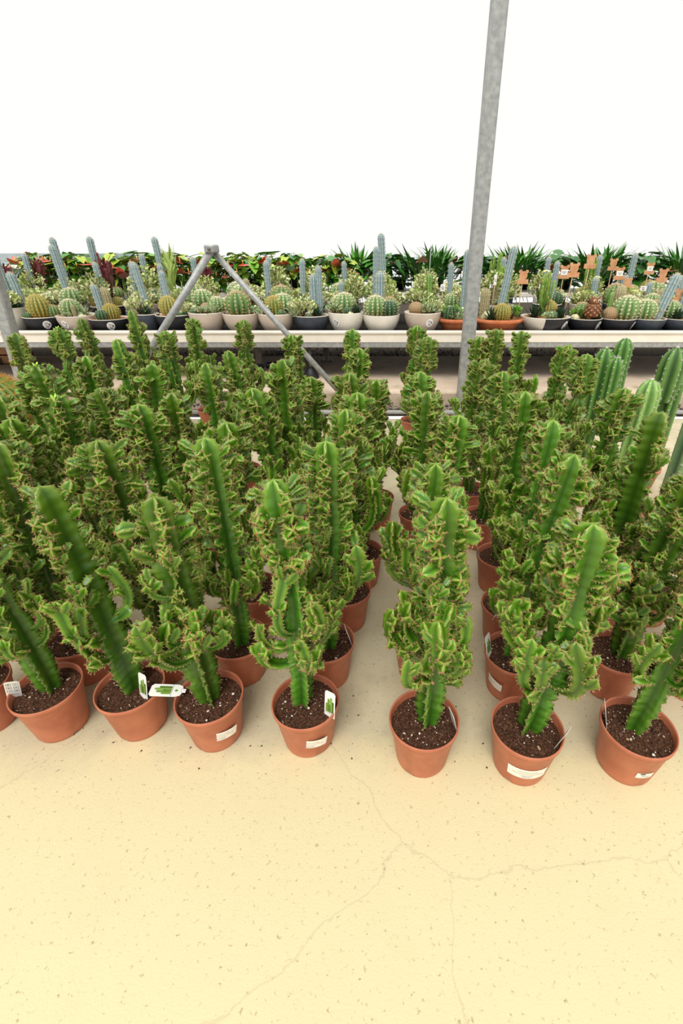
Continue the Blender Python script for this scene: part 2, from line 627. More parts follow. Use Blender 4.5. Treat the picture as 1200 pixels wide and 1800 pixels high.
# ---------------------------------------------------------------- euphorbia building blocks
def column(m, pts, nw, R, r0, tooth, amp, ruffle, twist, phase, g0, g1, spl, rng, dome=.12, thick=.006, gro=.42, fla=.72, gp=1.0):
    """winged succulent stem along pts; colours: r = groove..crest, g = age, with mid-stem shade painted in, b = spine, a = tooth count"""
    pts = [Vector(p) for p in pts]
    seg = [(pts[i + 1] - pts[i]).length for i in range(len(pts) - 1)]
    L = sum(seg)
    n = max(6, int(L / tooth) * 2)
    # resample
    P, acc, i = [], 0.0, 0
    for k in range(n + 1):
        d = L * k / n
        while i < len(seg) - 1 and acc + seg[i] < d:
            acc += seg[i]
            i += 1
        P.append(pts[i].lerp(pts[i + 1], min(1, max(0, (d - acc) / seg[i]))))
    fr = frames(P)
    ph = [rng.random() * 6.28 for _ in range(nw)]
    crest = []
    vs, cs, fs = [], [], []
    per = nw * 4
    for k in range(n + 1):
        s = k / n
        t, u, w = fr[k]
        sd = max(0.0, (s - (1 - dome)) / dome)
        fall = sqrt(max(.02, 1 - sd ** 2.0))
        RR = R(s) * fall
        rr = max(r0 * fall, RR * gro)
        row = []
        tooth_on = k % 2 == 1
        for q in range(nw):
            a = phase + twist * s + 2 * pi * q / nw
            wv = ruffle * sin(k * pi * .5 + ph[q]) + ruffle * .6 * sin(k * pi * .23 + ph[q] * 2)
            rc = RR * (1 + (amp if tooth_on else -amp) * (1 + 1.1 * s ** 8) + amp * .5 * sin(k * 1.3 + ph[q]))
            lift = t * (RR * .12 if tooth_on else 0)
            rf = max(rr, RR * fla)
            da = thick / max(rf, .004)
            g = g0 + (g1 - g0) * s ** gp
            def pt(ang, rad):
                return P[k] + (u * cos(ang) + w * sin(ang)) * rad
            vs.append(pt(a - pi / nw, rr)); cs.append((0, g, 0, k / 2))
            vs.append(pt(a - da + wv * .45, rf)); cs.append((.5, g, 0, k / 2))
            cp = pt(a + wv, rc) + lift
            vs.append(cp); cs.append((1, g, 0, k / 2))
            vs.append(pt(a + da + wv * .45, rf)); cs.append((.5, g, 0, k / 2))
            row.append((cp, (u * cos(a + wv) + w * sin(a + wv)), t, tooth_on, s, q, P[k]))
        crest.append(row)
    for k in range(n):
        for j in range(per):
            l = (j + 1) % per
            fs.append((k * per + j, k * per + l, (k + 1) * per + l, (k + 1) * per + j))
    vs.append(P[n] + fr[n][0] * R(1) * .12)
    cs.append((.45, g1, 0, 0))
    tip = len(vs) - 1
    for j in range(per):
        fs.append((n * per + j, n * per + (j + 1) % per, tip))
    m.add(vs, fs, cs)
    if spl > 0:
        tt = fr[n][0]
        for q in range(6 if L < .3 else 0):
            an = q * 1.047 + rng.random()
            dr = (tt * rng.uniform(.25, .7) + fr[n][1] * cos(an) + fr[n][2] * sin(an)).normalized()
            spine(m, P[n], dr, spl * rng.uniform(.9, 1.35), .0010 + spl * .05, g1)
        for row in crest:
            for cp, d, t, on, s, q, ax in row:
                if not on:
                    continue
                side = t.cross(d)
                for sg in (-1, 1):
                    dr = (d + side * sg * rng.uniform(.5, 1.0) + t * rng.uniform(-.3, .5)).normalized()
                    spine(m, cp - d * .001, dr, spl * rng.uniform(.7, 1.25), .0009 + spl * .05, g0 + (g1 - g0) * s)
    return crest, P, fr


def spine(m, p, d, l, w, g, rgb=None):
    a = d.orthogonal().normalized() * w
    b = d.cross(a)
    c = (.5, g, 1, 0) if rgb is None else (*rgb, 1)
    m.add([p + a, p - a * .5 + b * .87, p - a * .5 - b * .87, p + d * l], [(0, 1, 3), (1, 2, 3), (2, 0, 3)], c)


def mk_branchlet(i):
    r = random.Random(100 + i)
    m = MB()
    L = r.uniform(.032, .070)
    nw = r.choice([3, 4, 4])
    Rm = r.uniform(.0165, .0225)
    b = r.uniform(-.3, .3)
    pts = [(b * L * (k / 5) ** 2, 0, L * k / 5) for k in range(6)]
    column(m, pts, nw, lambda s: Rm * (.50 + .62 * min(1, s * 1.8)), .0065, .0115, .10, .13, r.uniform(-.35, .35), r.random() * 6, .15, .95, .0085, r, .38, .0052)
    for q in range(r.choice([0, 0, 1, 2])):      # smaller heads budding from its side
        dr = Vector((r.uniform(-1, 1), r.uniform(-1, 1), .7)).normalized()
        p = Vector((0, 0, L * r.uniform(.3, .6)))
        column(m, [p, p + dr * L * .35, p + dr * L * .6 + Vector((0, 0, L * .12))], 3, lambda s: Rm * .85, .005, .0105, .11, .14, 0, r.random() * 6, .4, 1.0, .008, r, .4, .0046)
    return m


def mk_branch(i):
    r = random.Random(300 + i)
    m = MB()
    out, up = r.uniform(.08, .13), r.uniform(.09, .21)
    if i % 4 == 3:
        out, up = r.uniform(.05, .08), r.uniform(.05, .08)
    pts = []
    yb = r.uniform(-.02, .02)
    for k in range(9):
        s = k / 8
        pts.append((out * sin(min(1, s * 1.25) * pi / 2), yb * s * s, up * s ** 1.7 - .012 * sin(s * pi)))
    Rm = r.uniform(.021, .027)
    nw = r.choice([3, 4, 4])
    cr, P, fr = column(m, pts, nw, lambda s: Rm * (.58 + .50 * s), .008, .0128, .085, .10, r.uniform(-.3, .3), r.random() * 6, .05, .9, .0066, r, .17, .0056)
    n = len(P)
    for k in range(r.choice([2, 3, 4, 6])):
        row = cr[int(n * r.uniform(.45, .92))]
        cp, d, t, on, s, q, ax = r.choice(row)
        p = ax.lerp(cp, .6)
        dr = (d + t * .7 + Vector((0, 0, .5))).normalized()
        L = r.uniform(.022, .045)
        column(m, [p, p + dr * L * .5, p + dr * L + Vector((0, 0, .008))], 3, lambda s: .0175 * (.6 + .5 * s), .005, .011, .11, .14, 0, r.random() * 6, .35, .95, .0062, r, .38, .0048)
    return m


BRANCHLET_MB = [mk_branchlet(i) for i in range(14)]
BRANCH_MB = [mk_branch(i) for i in range(12)]
BRANCHLET = [b.mesh('branchlet', M_EUPH) for b in BRANCHLET_MB]
BRANCH = [b.mesh('branch', M_EUPH) for b in BRANCH_MB]


def recipe(base, top, seed, cover=1.0, mid=.35, whorl=16, bend=(0, 0), nw=4, tipfree=.04, w=1.0):
    """-> stem builder, [(library, index, matrix)]"""
    r = random.Random(seed)
    base, top = Vector(base), Vector(top)
    v = top - base
    L = v.length
    pts = []
    for k in range(13):
        s = k / 12
        pts.append(base + v * s + Vector((bend[0], bend[1], 0)) * sin(pi * s))
    cons = [r.uniform(.12, .3), r.uniform(.4, .55), r.uniform(.65, .8)]
    dep = [r.uniform(.1, .35) for _ in cons]
    wave = r.random() * 6
    def R(s):
        x = (.033 + .012 * min(1, s / .12) + .004 * max(0, s - .85) / .15) * w
        x *= 1 + .07 * sin(s * 14 + wave)
        for c, d in zip(cons, dep):
            x *= 1 - d * exp(-((s - c) / .012) ** 2)
        return x
    m = MB()
    cr, P, fr = column(m, pts, nw, R, .011, .0165, .06, .09, r.uniform(-.35, .35), r.random() * 6, .12, .85, .0055, r, .075, .0052, .27, .62, 4.0)  # age tint also paints shade: stem kept dark past its middle, tip growth lighter
    n = len(cr)
    parts = []
    for k in range(n):
        s = k / (n - 1)
        if .22 < s < .40:
            continue
        if s <= .22 or s > 1 - tipfree:
            pr = .0
        elif s < .58:
            pr = mid * .75
        else:
            pr = (.92 if s > .72 else .30 + .45 * mid) * cover
        if k % 2 == 0:
            continue
        for (cp, d, t, on, s_, q, ax) in cr[k]:
            if r.random() < pr:
                dr = (d + t * r.uniform(.2, .8) + Vector((r.uniform(-.35, .35), r.uniform(-.35, .35), r.uniform(-.1, .3)))).normalized()
                sc = r.uniform(.5, .95) * (1.12 if s > .66 else .88)
                if s > .9:
                    sc *= .8
                parts.append(('s', r.randrange(14), axis_matrix(ax.lerp(cp, .72), dr, r.random() * 6.28, sc)))
    for b in range(int(1 + 6 * mid)):
        s = r.uniform(.45, .84)
        k = int(s * (n - 1))
        cp, d, t, on, s_, q, ax = r.choice(cr[k])
        az = math.atan2(d.y, d.x)
        parts.append(('b', r.choice([3, 7, 11]), Matrix.Translation(ax.lerp(cp, .5)) @ Matrix.Rotation(az, 4, 'Z') @ Matrix.Rotation(r.uniform(-.7, -.2), 4, 'Y') @ Matrix.Scale(r.uniform(.6, .9), 4)))
    for b in range(whorl):
        s = r.uniform(.23, .44)
        k = int(s * (n - 1))
        cp, d, t, on, s_, q, ax = cr[k][b % nw]
        az = math.atan2(d.y, d.x) + r.uniform(-.55, .55)
        sc = r.uniform(.75, 1.2)
        parts.append(('b', r.randrange(12), Matrix.Translation(ax.lerp(cp, .45)) @ Matrix.Rotation(az, 4, 'Z') @ Matrix.Rotation(r.uniform(-.45, .1), 4, 'Y') @ Matrix.Scale(sc, 4)))
        if r.random() < .9:
            parts.append(('s', r.randrange(14), axis_matrix(ax.lerp(cp, .8), (d + t * .6).normalized(), r.random() * 6, 1.0)))
    return m, parts


# ---- pot, soil, grit
def pot_mesh():
    m = MB()
    seg = 56
    prof = [(.074, .010), (.076, .0), (.080, .0), (.0825, .008), (.1025, .160), (.1045, .1625), (.1078, .1645), (.1095, .180), (.1085, .1835), (.1055, .1835), (.1035, .178), (.100, .150), (.097, .135)]
    vs, fs = [], []
    n = len(prof)
    for i in range(seg):
        a = 2 * pi * i / seg
        notch = (i % 14) in (0, 1)
        for q, (r, z) in enumerate(prof):
            if notch and q in (1, 2):
                z = .007
            vs.append((r * cos(a), r * sin(a), z))
    for i in range(seg):
        j = (i + 1) % seg
        for k in range(n - 1):
            fs.append((i * n + k, j * n + k, j * n + k + 1, i * n + k + 1))
    m.add(vs, fs)
    return m.mesh('pot', M_POT, True, False)


def soil_mesh(i, R=.1005, z0=.160, mat=None, name='soil', rough=.004):
    r = random.Random(40 + i)
    m = MB()
    rings, seg = 9, 30
    vs = [(0, 0, z0)]
    for a in range(1, rings + 1):
        for b in range(seg):
            rad = R * a / rings
            an = 2 * pi * b / seg
            z = z0 + (r.uniform(-rough, rough) if a < rings else -.003) + .004 * sin(an * 2 + i) * a / rings
            vs.append((rad * cos(an), rad * sin(an), z))
    fs = [(0, 1 + b, 1 + (b + 1) % seg) for b in range(seg)]
    for a in range(rings - 1):
        for b in range(seg):
            c = (b + 1) % seg
            fs.append((1 + a * seg + b, 1 + (a + 1) * seg + b, 1 + (a + 1) * seg + c, 1 + a * seg + c))
    m.add(vs, fs)
    return m.mesh(name, mat or M_SOIL, True, False)


def pebble(m, c, r, col, rng):
    vs = []
    for d in ((1, 0, 0), (0, 1, 0), (-1, 0, 0), (0, -1, 0), (.6, .6, .5), (-.6, .6, .5), (-.6, -.6, .5), (.6, -.6, .5), (0, 0, .8), (0, 0, -.6)):
        k = r * rng.uniform(.75, 1.2)
        vs.append((c[0] + d[0] * k, c[1] + d[1] * k, c[2] + d[2] * k * .75))
    fs = [(0, 4, 7), (0, 1, 4), (1, 5, 4), (1, 2, 5), (2, 6, 5), (2, 3, 6), (3, 7, 6), (3, 0, 7), (4, 5, 8), (5, 6, 8), (6, 7, 8), (7, 4, 8), (1, 0, 9), (2, 1, 9), (3, 2, 9), (0, 3, 9)]
    m.add(vs, fs, col)


def grit_mesh(i):
    r = random.Random(60 + i)
    m = MB()
    cx, cy = r.uniform(-.04, .04), r.uniform(-.05, .0)
    for k in range(120):
        if k < 45:
            x, y = r.gauss(cx, .035), r.gauss(cy, .03)
        else:
            a, rad = r.random() * 6.28, .098 * sqrt(r.random())
            x, y = rad * cos(a), rad * sin(a)
        if x * x + y * y > .097 ** 2:
            continue
        big = r.random()
        rr = .0012 + .0016 * r.random() + (.0030 if big > .92 else 0)
        c = r.choice(['e6ddd0', 'd6c4b0', 'c8a88c', 'f0e8dc', 'b48c70', '5c4030', '3a261c', '6b4c3a', '46301f'])
        pebble(m, (x, y, .1625 + rr * .3), rr if c[0] in 'edcfb' else rr * 1.5, lin(c), r)
    return m.mesh('grit', M_PIG, True)


POT = pot_mesh()
SOIL = [soil_mesh(i) for i in range(4)]
GRIT = [grit_mesh(i) for i in range(5)]


# ---- cards stuck in the soil and stickers on the pots
def quad(m, p, x, y, w, h, col, off, mi=0):
    """a flat rectangle centred on p, spanned by unit vectors x, y"""
    n = Vector(x).cross(Vector(y)) * off
    a, b = Vector(x) * w / 2, Vector(y) * h / 2
    c = Vector(p) + n
    m.add([c - a - b, c + a - b, c + a + b, c - a + b], [(0, 1, 2, 3)], col, mi)


def card_mesh(kind):
    """care card, local x = width, z = height, front faces -y"""
    m = MB()
    w, h = .034, .075
    X, Z = (1, 0, 0), (0, 0, 1)
    white = lin('f2f0ea')
    if kind == 'wide':
        w, h = .04, .082
    # rounded card body with thickness
    t = .0005
    out = [(-w / 2, 0), (w / 2, 0), (w / 2, h - .005), (w / 2 - .005, h), (-w / 2 + .005, h), (-w / 2, h - .005)]
    if kind == 'wide':
        out = [(-w / 2 + .004, 0), (-w * .2, -.004), (0, .001), (w * .2, -.004), (w / 2 - .004, 0), (w / 2, .012), (w / 2, h - .006), (w / 2 - .006, h), (-w / 2 + .006, h), (-w / 2, h - .006), (-w / 2, .012)]
    n = len(out)
    vs = [(x, -t, z) for x, z in out] + [(x, t, z) for x, z in out]
    m.add(vs, [tuple(range(n)), tuple(range(2 * n - 1, n - 1, -1))] + [(i, n + i, n + (i + 1) % n, (i + 1) % n) for i in range(n)], white)
    # tongue into the soil
    m.box((0, 0, -.007), (.012, .001, .014), col=white)
    def leaf(cx, z0, z1, ww, c, off=.0008):
        m.add([(cx - ww, -off, z0), (cx + ww, -off, z0), (cx + ww * 1.1, -off, z1 - ww), (cx, -off, z1), (cx - ww * 1.1, -off, z1 - ww)], [(0, 1, 2, 3, 4)], lin(c))
    if kind in ('photo', 'wide'):
        zb = .014 if kind == 'photo' else .026
        if kind == 'photo':
            quad(m, (0, 0, .0405), X, Z, w * .92, .058, lin('e8e6dc'), -.0)
        for cx, z1, ww, c in ((-.010, .038, .0028, '7d9a3c'), (-.004, .052, .0034, '6f9434'), (.004, .058, .0034, '86a64a'), (.0105, .047, .003, '55742a'), (.0, .036, .003, '93b05c')):
            leaf(cx, zb, z1 + zb - .012, ww, c)
        quad(m, (0, -.0009, zb - .002), X, Z, w * .95, .0012, lin('8c9a80'), 0)
        if kind == 'wide':
            for k in range(8):
                a0, a1 = 2 * pi * k / 8, 2 * pi * (k + 1) / 8
                m.add([(.0, -.0009, .013), (.004 * cos(a0), -.0009, .013 + .004 * sin(a0)), (.004 * cos(a1), -.0009, .013 + .004 * sin(a1))], [(0, 1, 2)], lin('5d9a2e'))
    # back: six small care pictograms in a grid and a bar of text
    for r_ in range(3):
        for c_ in range(2):
            cx, cz = -.008 + c_ * .016, .03 + r_ * .016
            for y_, s_ in (((1), 1),):
                yy = t + .0004
                g = lin('6c6c6a')
                k = .0052
                for (dx, dz, ww, hh) in ((0, k, 2 * k, .0009), (0, -k, 2 * k, .0009), (k, 0, .0009, 2 * k), (-k, 0, .0009, 2 * k)):
                    m.add([(cx + dx - ww / 2, yy, cz + dz - hh / 2), (cx + dx + ww / 2, yy, cz + dz - hh / 2), (cx + dx + ww / 2, yy, cz + dz + hh / 2), (cx + dx - ww / 2, yy, cz + dz + hh / 2)], [(3, 2, 1, 0)], g)
                nn = [6, 3, 4, 5, 3, 10][r_ * 2 + c_]
                m.add([(cx + .0026 * cos(2 * pi * q / nn), yy, cz + .0026 * sin(2 * pi * q / nn)) for q in range(nn)], [tuple(range(nn - 1, -1, -1))], lin('55555a'))
    m.add([(-.013, t + .0004, .012), (.013, t + .0004, .012), (.013, t + .0004, .0142), (-.013, t + .0004, .0142)], [(3, 2, 1, 0)], lin('77777a'))
    m.v = [(x * 1.2, y, z * 1.2 if z > 0 else z) for x, y, z in m.v]
    return m.mesh('care_card', M_PRINT, False)


def sticker_mesh(wd, z0, z1, lines=True, badge=False):
    m = MB()
    n = 10
    def R(z):
        return .0825 + (.1025 - .0825) * (z - .008) / .152
    vs = []
    for i in range(n + 1):
        a = -pi / 2 + wd * (i / n - .5)
        for z in (z0, z1):
            vs.append(((R(z) + .0008) * cos(a), (R(z) + .0008) * sin(a), z))
    m.add(vs, [(2 * i, 2 * i + 2, 2 * i + 3, 2 * i + 1) for i in range(n)], lin('f0ede4'))
    def bar(a0, a1, zc, hh, c):
        vs = []
        for a in (a0, (a0 + a1) / 2, a1):
            for z in (zc - hh, zc + hh):
                vs.append(((R(z) + .0013) * cos(a), (R(z) + .0013) * sin(a), z))
        m.add(vs, [(0, 2, 3, 1), (2, 4, 5, 3)], c)
    if lines:
        rr = random.Random(7)
        H = z1 - z0
        for f, span, c in ((.72, .5, 'a89c8c'), (.50, .74, 'c69a78'), (.30, .3, '9a9aa0'), (.16, .24, '8a8a92')):
            a = -pi / 2 - wd * span / 2
            e = -pi / 2 + wd * span / 2
            while a < e:
                st = rr.uniform(.018, .05)
                bar(a, min(e, a + st), z0 + H * f, H * .028, lin(c))
                a += st + .014
    if badge:
        bar(-pi / 2 - wd * .30, -pi / 2 - wd * .02, z0 + (z1 - z0) * .82, (z1 - z0) * .12, lin('2c2c30'))
        bar(-pi / 2 - wd * .2, -pi / 2 + wd * .3, z0 + (z1 - z0) * .35, (z1 - z0) * .05, lin('8a8a90'))
    return m.mesh('price_sticker', M_PRINT, True)


CARD = {k: card_mesh(k) for k in ('photo', 'wide', 'back')}
STICK_BIG = sticker_mesh(1.18, .066, .108)
STICK_WIDE = sticker_mesh(1.30, .055, .105)
STICK_SMALL = sticker_mesh(.30, .105, .135, False, True)
STICK_BADGE = sticker_mesh(.55, .060, .088, False, True)

# ---------------------------------------------------------------- the potted euphorbias
# key, x, y, lean of the tip in x, height of the tip, style, label
PL = [
    ('A0', -1.359, 1.084, .02, .86, {}, 'potted spiny euphorbia at the front corner, mostly cut off by the photo edge'),
    ('A1', -1.100, 1.067, -.04, .886, dict(whorl=9, w=1.05, card=('back', -.098, -.02, .35, -.25)), 'leaning euphorbia in the first front pot, grey pictogram card at the rim'),
    ('A2', -.822, 1.072, -.056, .913, dict(whorl=8, mid=.2, nw=3, w=1.15, card=('photo', .055, -.03, -.55, -.1)), 'leaning euphorbia in the second front pot, green photo card standing in its soil'),
    ('A3', -.545, 1.033, -.024, .899, dict(whorl=12, mid=.25, w=1.1, sticker=('big', .42), card=('wide', -.10, .015, 'flat', 0)), 'front euphorbia whose green and white card lies over the next pot rim'),
    ('A4', -.227, 1.015, -.024, .961, dict(whorl=13, mid=.3, w=.95, sticker=('big', .12), card=('photo', .08, -.045, -.6, -.1)), 'front euphorbia with slanted white pot sticker, a gap of bare concrete beside it'),
    ('A5', .151, .948, .012, .955, dict(whorl=15, mid=.7, w=1.0, card=('back', .094, -.01, -1.3, -.1)), 'bushy front euphorbia in an unmarked pot, narrow card edge at the rim'),
    ('A6', .465, .922, .03, .909, dict(whorl=12, mid=.35, w=1.05, sticker=('wide', -.1), card=('photo', .078, -.048, .80, .0, .22)), 'front euphorbia with a wide white sticker low on its pot, gritty soil'),
    ('A7', .805, .922, .03, .857, dict(whorl=6, mid=.5, w=.95, sticker=('badge', .05), card=('photo', -.085, .02, 1.25, .1)), 'front euphorbia in the corner pot with a dark marked badge sticker'),
    ('X1', -1.68, 1.27, .0, .90, {}, 'euphorbia outside the frame behind the cut corner pot, only branches showing'),
    ('B1', -1.13, 1.30, .03, .965, dict(card=('back', .08, -.03, -.9, 0)), 'euphorbia hidden directly behind the first and second front pots'),
    ('B2', -.815, 1.305, -.01, .96, dict(mid=.6, cover=1.2, card=('back', -.09, -.01, .9, 0)), 'euphorbia behind the second front pot, a grey card edge at its rim'),
    ('B3', -.518, 1.295, .018, .972, dict(mid=.25, whorl=15), 'tall euphorbia in the dark red pot just behind the flat green and white card'),
    ('B4', -.187, 1.280, .045, .975, dict(mid=.9, cover=1.2, whorl=15, card=('back', .095, .01, -1.3, 0)), 'very knobbly euphorbia behind the pot with the slanted sticker'),
    ('B5', .175, 1.289, .004, .90, dict(mid=.4), 'euphorbia hidden behind the bushy front one in the unmarked pot'),
    ('B6', .505, 1.224, .062, .943, dict(mid=.2, w=1.1, sticker=('big', -1.25), card=('photo', -.09, .0, 1.0, .1)), 'euphorbia with photo card at its rim, behind the wide sticker pot'),
    ('B7', .879, 1.229, .049, .893, dict(mid=.4, whorl=14, card=('photo', .06, -.06, -.7, .2)), 'euphorbia behind the corner pot, card lying on its dark soil'),
    ('Y1', 1.18, 1.22, .0, .93, dict(cover=1.1), 'euphorbia at the photo edge behind the badge sticker pot'),
    ('B0', -1.442, 1.488, .044, .92, {}, 'euphorbia behind the first front pot, its rim peeping between the stems'),
    ('C1', -1.52, 1.75, .12, .886, dict(mid=.6), 'euphorbia at the edge in the third row, beside a dark red pot'),
    ('C2', -1.364, 1.955, .003, .906, dict(leaves=True, mid=.7), 'euphorbia with fresh yellow leaves on its tip, amid the dense group'),
    ('C2b', -.908, 1.780, .0, .935, dict(mid=.15, w=1.05), 'euphorbia with a rounded double tip and long plain dark ribs'),
    ('C3', -.523, 1.594, .0, .924, dict(mid=.25), 'euphorbia second behind the flat green and white card'),
    ('C4', -.129, 1.581, .025, .963, dict(mid=.9, cover=1.2, whorl=14), 'dense euphorbia bordering the aisle, second behind the slanted sticker pot'),
    ('C5', .285, 1.66, .02, .925, dict(mid=.4), 'euphorbia across the aisle, third behind the bushy front one'),
    ('C6', .546, 1.488, .05, .953, dict(mid=.2, w=1.1, card=('back', -.06, -.07, .25, -.1)), 'euphorbia with a pale ribbed trunk, pictogram card standing at its pot'),
    ('C7', .947, 1.517, .0, .983, dict(mid=.08, nw=3, w=1.12, tipfree=.10, cover=.8), 'euphorbia with a broad bare bright green column, before the blue green cactus'),
    ('Y2', 1.22, 1.62, .0, .66, {}, 'low euphorbia below the blue green column cactus at the photo edge'),
    ('X3', -1.75, 1.60, .0, .90, {}, 'euphorbia at the photo edge, behind the cut corner pots'),
    ('X4', -1.64, 2.0, .0, .90, {}, 'euphorbia at the photo edge below the golden barrel cactus'),
    ('D2', -1.293, 2.20, .0, .88, dict(mid=.2), 'euphorbia with a twin rounded tip, behind the yellow leaved one'),
    ('D3', -.918, 2.085, .0, .888, dict(mid=.15), 'euphorbia behind the double tip one with long plain ribs'),
    ('D4', -.431, 1.987, -.10, .931, dict(mid=.2, w=1.05, sticker=('small', .4)), 'broad leaning euphorbia, third behind the flat green and white card'),
    ('D4b', -.073, 1.872, .0, .95, dict(mid=.9, cover=1.2), 'dense euphorbia bordering the aisle, third behind the slanted sticker pot'),
    ('D5', .237, 1.925, -.02, .935, dict(mid=.9), 'euphorbia across the aisle with a dark side shoot against its pot'),
    ('D6', .592, 1.837, -.009, .97, dict(mid=.3, card=('photo', -.092, .02, 1.4, 0)), 'euphorbia whose pot shows a thin card edge on its rim, by the aisle'),
    ('D7', 1.075, 1.99, .0, .93, dict(mid=.4), 'euphorbia standing before the pale bright green columnar cactus'),
    ('E1', -1.80, 2.345, .09, .919, dict(card=('photo', -.03, -.06, .2, .4)), 'euphorbia with a pale card lying on its soil, near the golden barrel'),
    ('E1b', -1.553, 2.275, -.06, .97, dict(leaves=True), 'euphorbia with small fresh leaves just below the leafy tip beside the post'),
    ('E3', -1.188, 2.544, .0, .92, dict(mid=.2), 'euphorbia in the middle of the crowd, below the sloping brace foot'),
    ('E4', -.890, 2.517, .0, .931, dict(mid=.15, whorl=14), 'euphorbia with a pale round tip, ahead of the two slimmer ones'),
    ('E5', -.416, 2.296, -.01, .993, dict(mid=.15, sticker=('small', .5), card=('photo', .02, -.08, .1, .5)), 'tall euphorbia with a white card on its rim, before the black pots'),
    ('E6', -.122, 2.167, .0, .956, dict(mid=.9, cover=1.2), 'dense euphorbia bordering the aisle, fourth behind the slanted sticker pot'),
    ('E6b', .0, 2.436, .0, .865, dict(mid=.9, cover=1.2), 'short knobbly euphorbia at the far narrow part of the aisle'),
    ('E7', .236, 2.25, -.034, .947, dict(mid=.5), 'euphorbia across the aisle with its pot rim open to the path'),
    ('E8', .577, 2.218, .004, .955, dict(mid=.6), 'euphorbia in the third visible dark pot behind the pictogram card'),
    ('E2', -1.63, 2.685, .0, .93, dict(mid=.6, cover=1.2), 'euphorbia with a forked bright tip ahead of the pointed one'),
    ('E9', .572, 2.546, .013, .94, dict(mid=.6), 'euphorbia in the dark red pot ahead of the big round post'),
    ('F5', -.416, 2.691, .052, .82, dict(mid=.5, sticker=('small', .3)), 'low bushy euphorbia half hidden behind the tall one with the card'),
    ('E10', 1.198, 2.733, .0, .936, dict(mid=.5), 'euphorbia beside the green columnar cactus with two arms'),
    ('F4', -.878, 2.849, .0, .93, dict(mid=.4), 'slim euphorbia standing in front of the pink beige bowl'),
    ('F6', -.103, 2.939, .0, .93, dict(mid=.6), 'euphorbia below the white bowl with the barrel cactus pair'),
    ('F10', 1.202, 3.033, .0, .93, dict(mid=.6), 'euphorbia below the black bowl with the owl'),
    ('F1', -1.709, 3.24, .0, .93, dict(mid=.4), 'euphorbia with a knobbly round tip beside the bright green spear'),
    ('G1', -2.51, 3.45, .0, .941, dict(mid=.5), 'last row euphorbia next to the square post'),
    ('G2', -2.42, 3.78, .0, .929, dict(leaves=True, mid=.5), 'last row euphorbia with a crown of thin leaves on its tip'),
    ('G3', -1.545, 3.604, .0, .93, dict(tipfree=.14, mid=.3), 'last row euphorbia with a bright tip crossing the sloping brace'),
    ('G5', -.589, 3.45, .0, .93, dict(cover=1.2, mid=.6), 'last row euphorbia covering the middle of the thinner sloping brace'),
    ('G7', .36, 3.354, .0, .93, dict(mid=.5), 'last row euphorbia just ahead of the one below the stickered grey bowl'),
    ('G8', .717, 3.354, .0, .93, dict(mid=.8, cover=1.2, twin=.10), 'last row euphorbia with two heads beside the big steel post'),
    ('G9', 1.077, 3.604, .0, .93, dict(mid=.7), 'last row euphorbia with a round head below the two tone bowl'),
    ('H1', -2.47, 4.18, .0, .945, dict(tipfree=.13), 'last row euphorbia with a pale tip before the beige sticker bowl'),
    ('H2', -1.925, 3.99, .0, 1.03, dict(tipfree=.22, cover=.9), 'tallest last row euphorbia, a bright green spear reaching the dark bowls'),
    ('H3', -1.51, 4.16, .0, .95, dict(mid=.6, cover=1.2), 'last row euphorbia, knobbly all over, before the black striped barrel bowl'),
    ('H4', -1.07, 4.10, .0, .945, dict(tipfree=.12, mid=.5), 'last row euphorbia with a yellow green point before the paired beige bowls'),
    ('H6', -.162, 3.714, .0, .93, dict(mid=.5), 'last row euphorbia alone before the plain white bowls'),
    ('H7', .322, 3.861, .0, .93, dict(mid=.5, cover=1.2), 'last row euphorbia below the grey beige bowl with a round sticker'),
]
GROUP = 'potted euphorbias on the concrete bed'
NEAR_Y = 2.12
FAR = []


def far_variant(i):
    r = random.Random(900 + i)
    kw = [dict(mid=.3), dict(mid=.8, cover=1.2), dict(mid=.15, tipfree=.1), dict(mid=.6), dict(mid=.4, tipfree=.14), dict(mid=.9, cover=1.25), dict(mid=.2, nw=3, w=1.1), dict(mid=.5, whorl=15)][i]
    m, parts = recipe((0, 0, .15), (0, 0, .93), 950 + i, bend=(r.uniform(-.02, .02), r.uniform(-.02, .02)), **kw)
    tw = MB()
    for lib, k, M in parts:
        if lib == 's':
            tw.merge(BRANCHLET_MB[k], M)
    return m.mesh('stem', M_EUPH), tw.mesh('branchlets', M_EUPH), [(k, M) for lib, k, M in parts if lib == 'b'], kw


FARV = [far_variant(i) for i in range(8)]
tl = MB()
rr = random.Random(3)
for k in range(9):
    a = k * 2.4
    d = Vector((cos(a), sin(a), rr.uniform(.4, 1.1))).normalized()
    p = Vector((cos(a), sin(a), 0)) * .008
    s_ = d.cross(Vector((0, 0, 1))).normalized() * .0045
    L_ = rr.uniform(.03, .05)
    tl.add([p - s_ * .5, p + s_ * .5, p + d * L_ * .6 + s_, p + d * L_ + Vector((0, 0, -.006)), p + d * L_ * .6 - s_], [(0, 1, 2, 3, 4)], lin('a9cf4c'))
TIP_LEAVES = tl.mesh('tip_leaves', M_GLOSS)

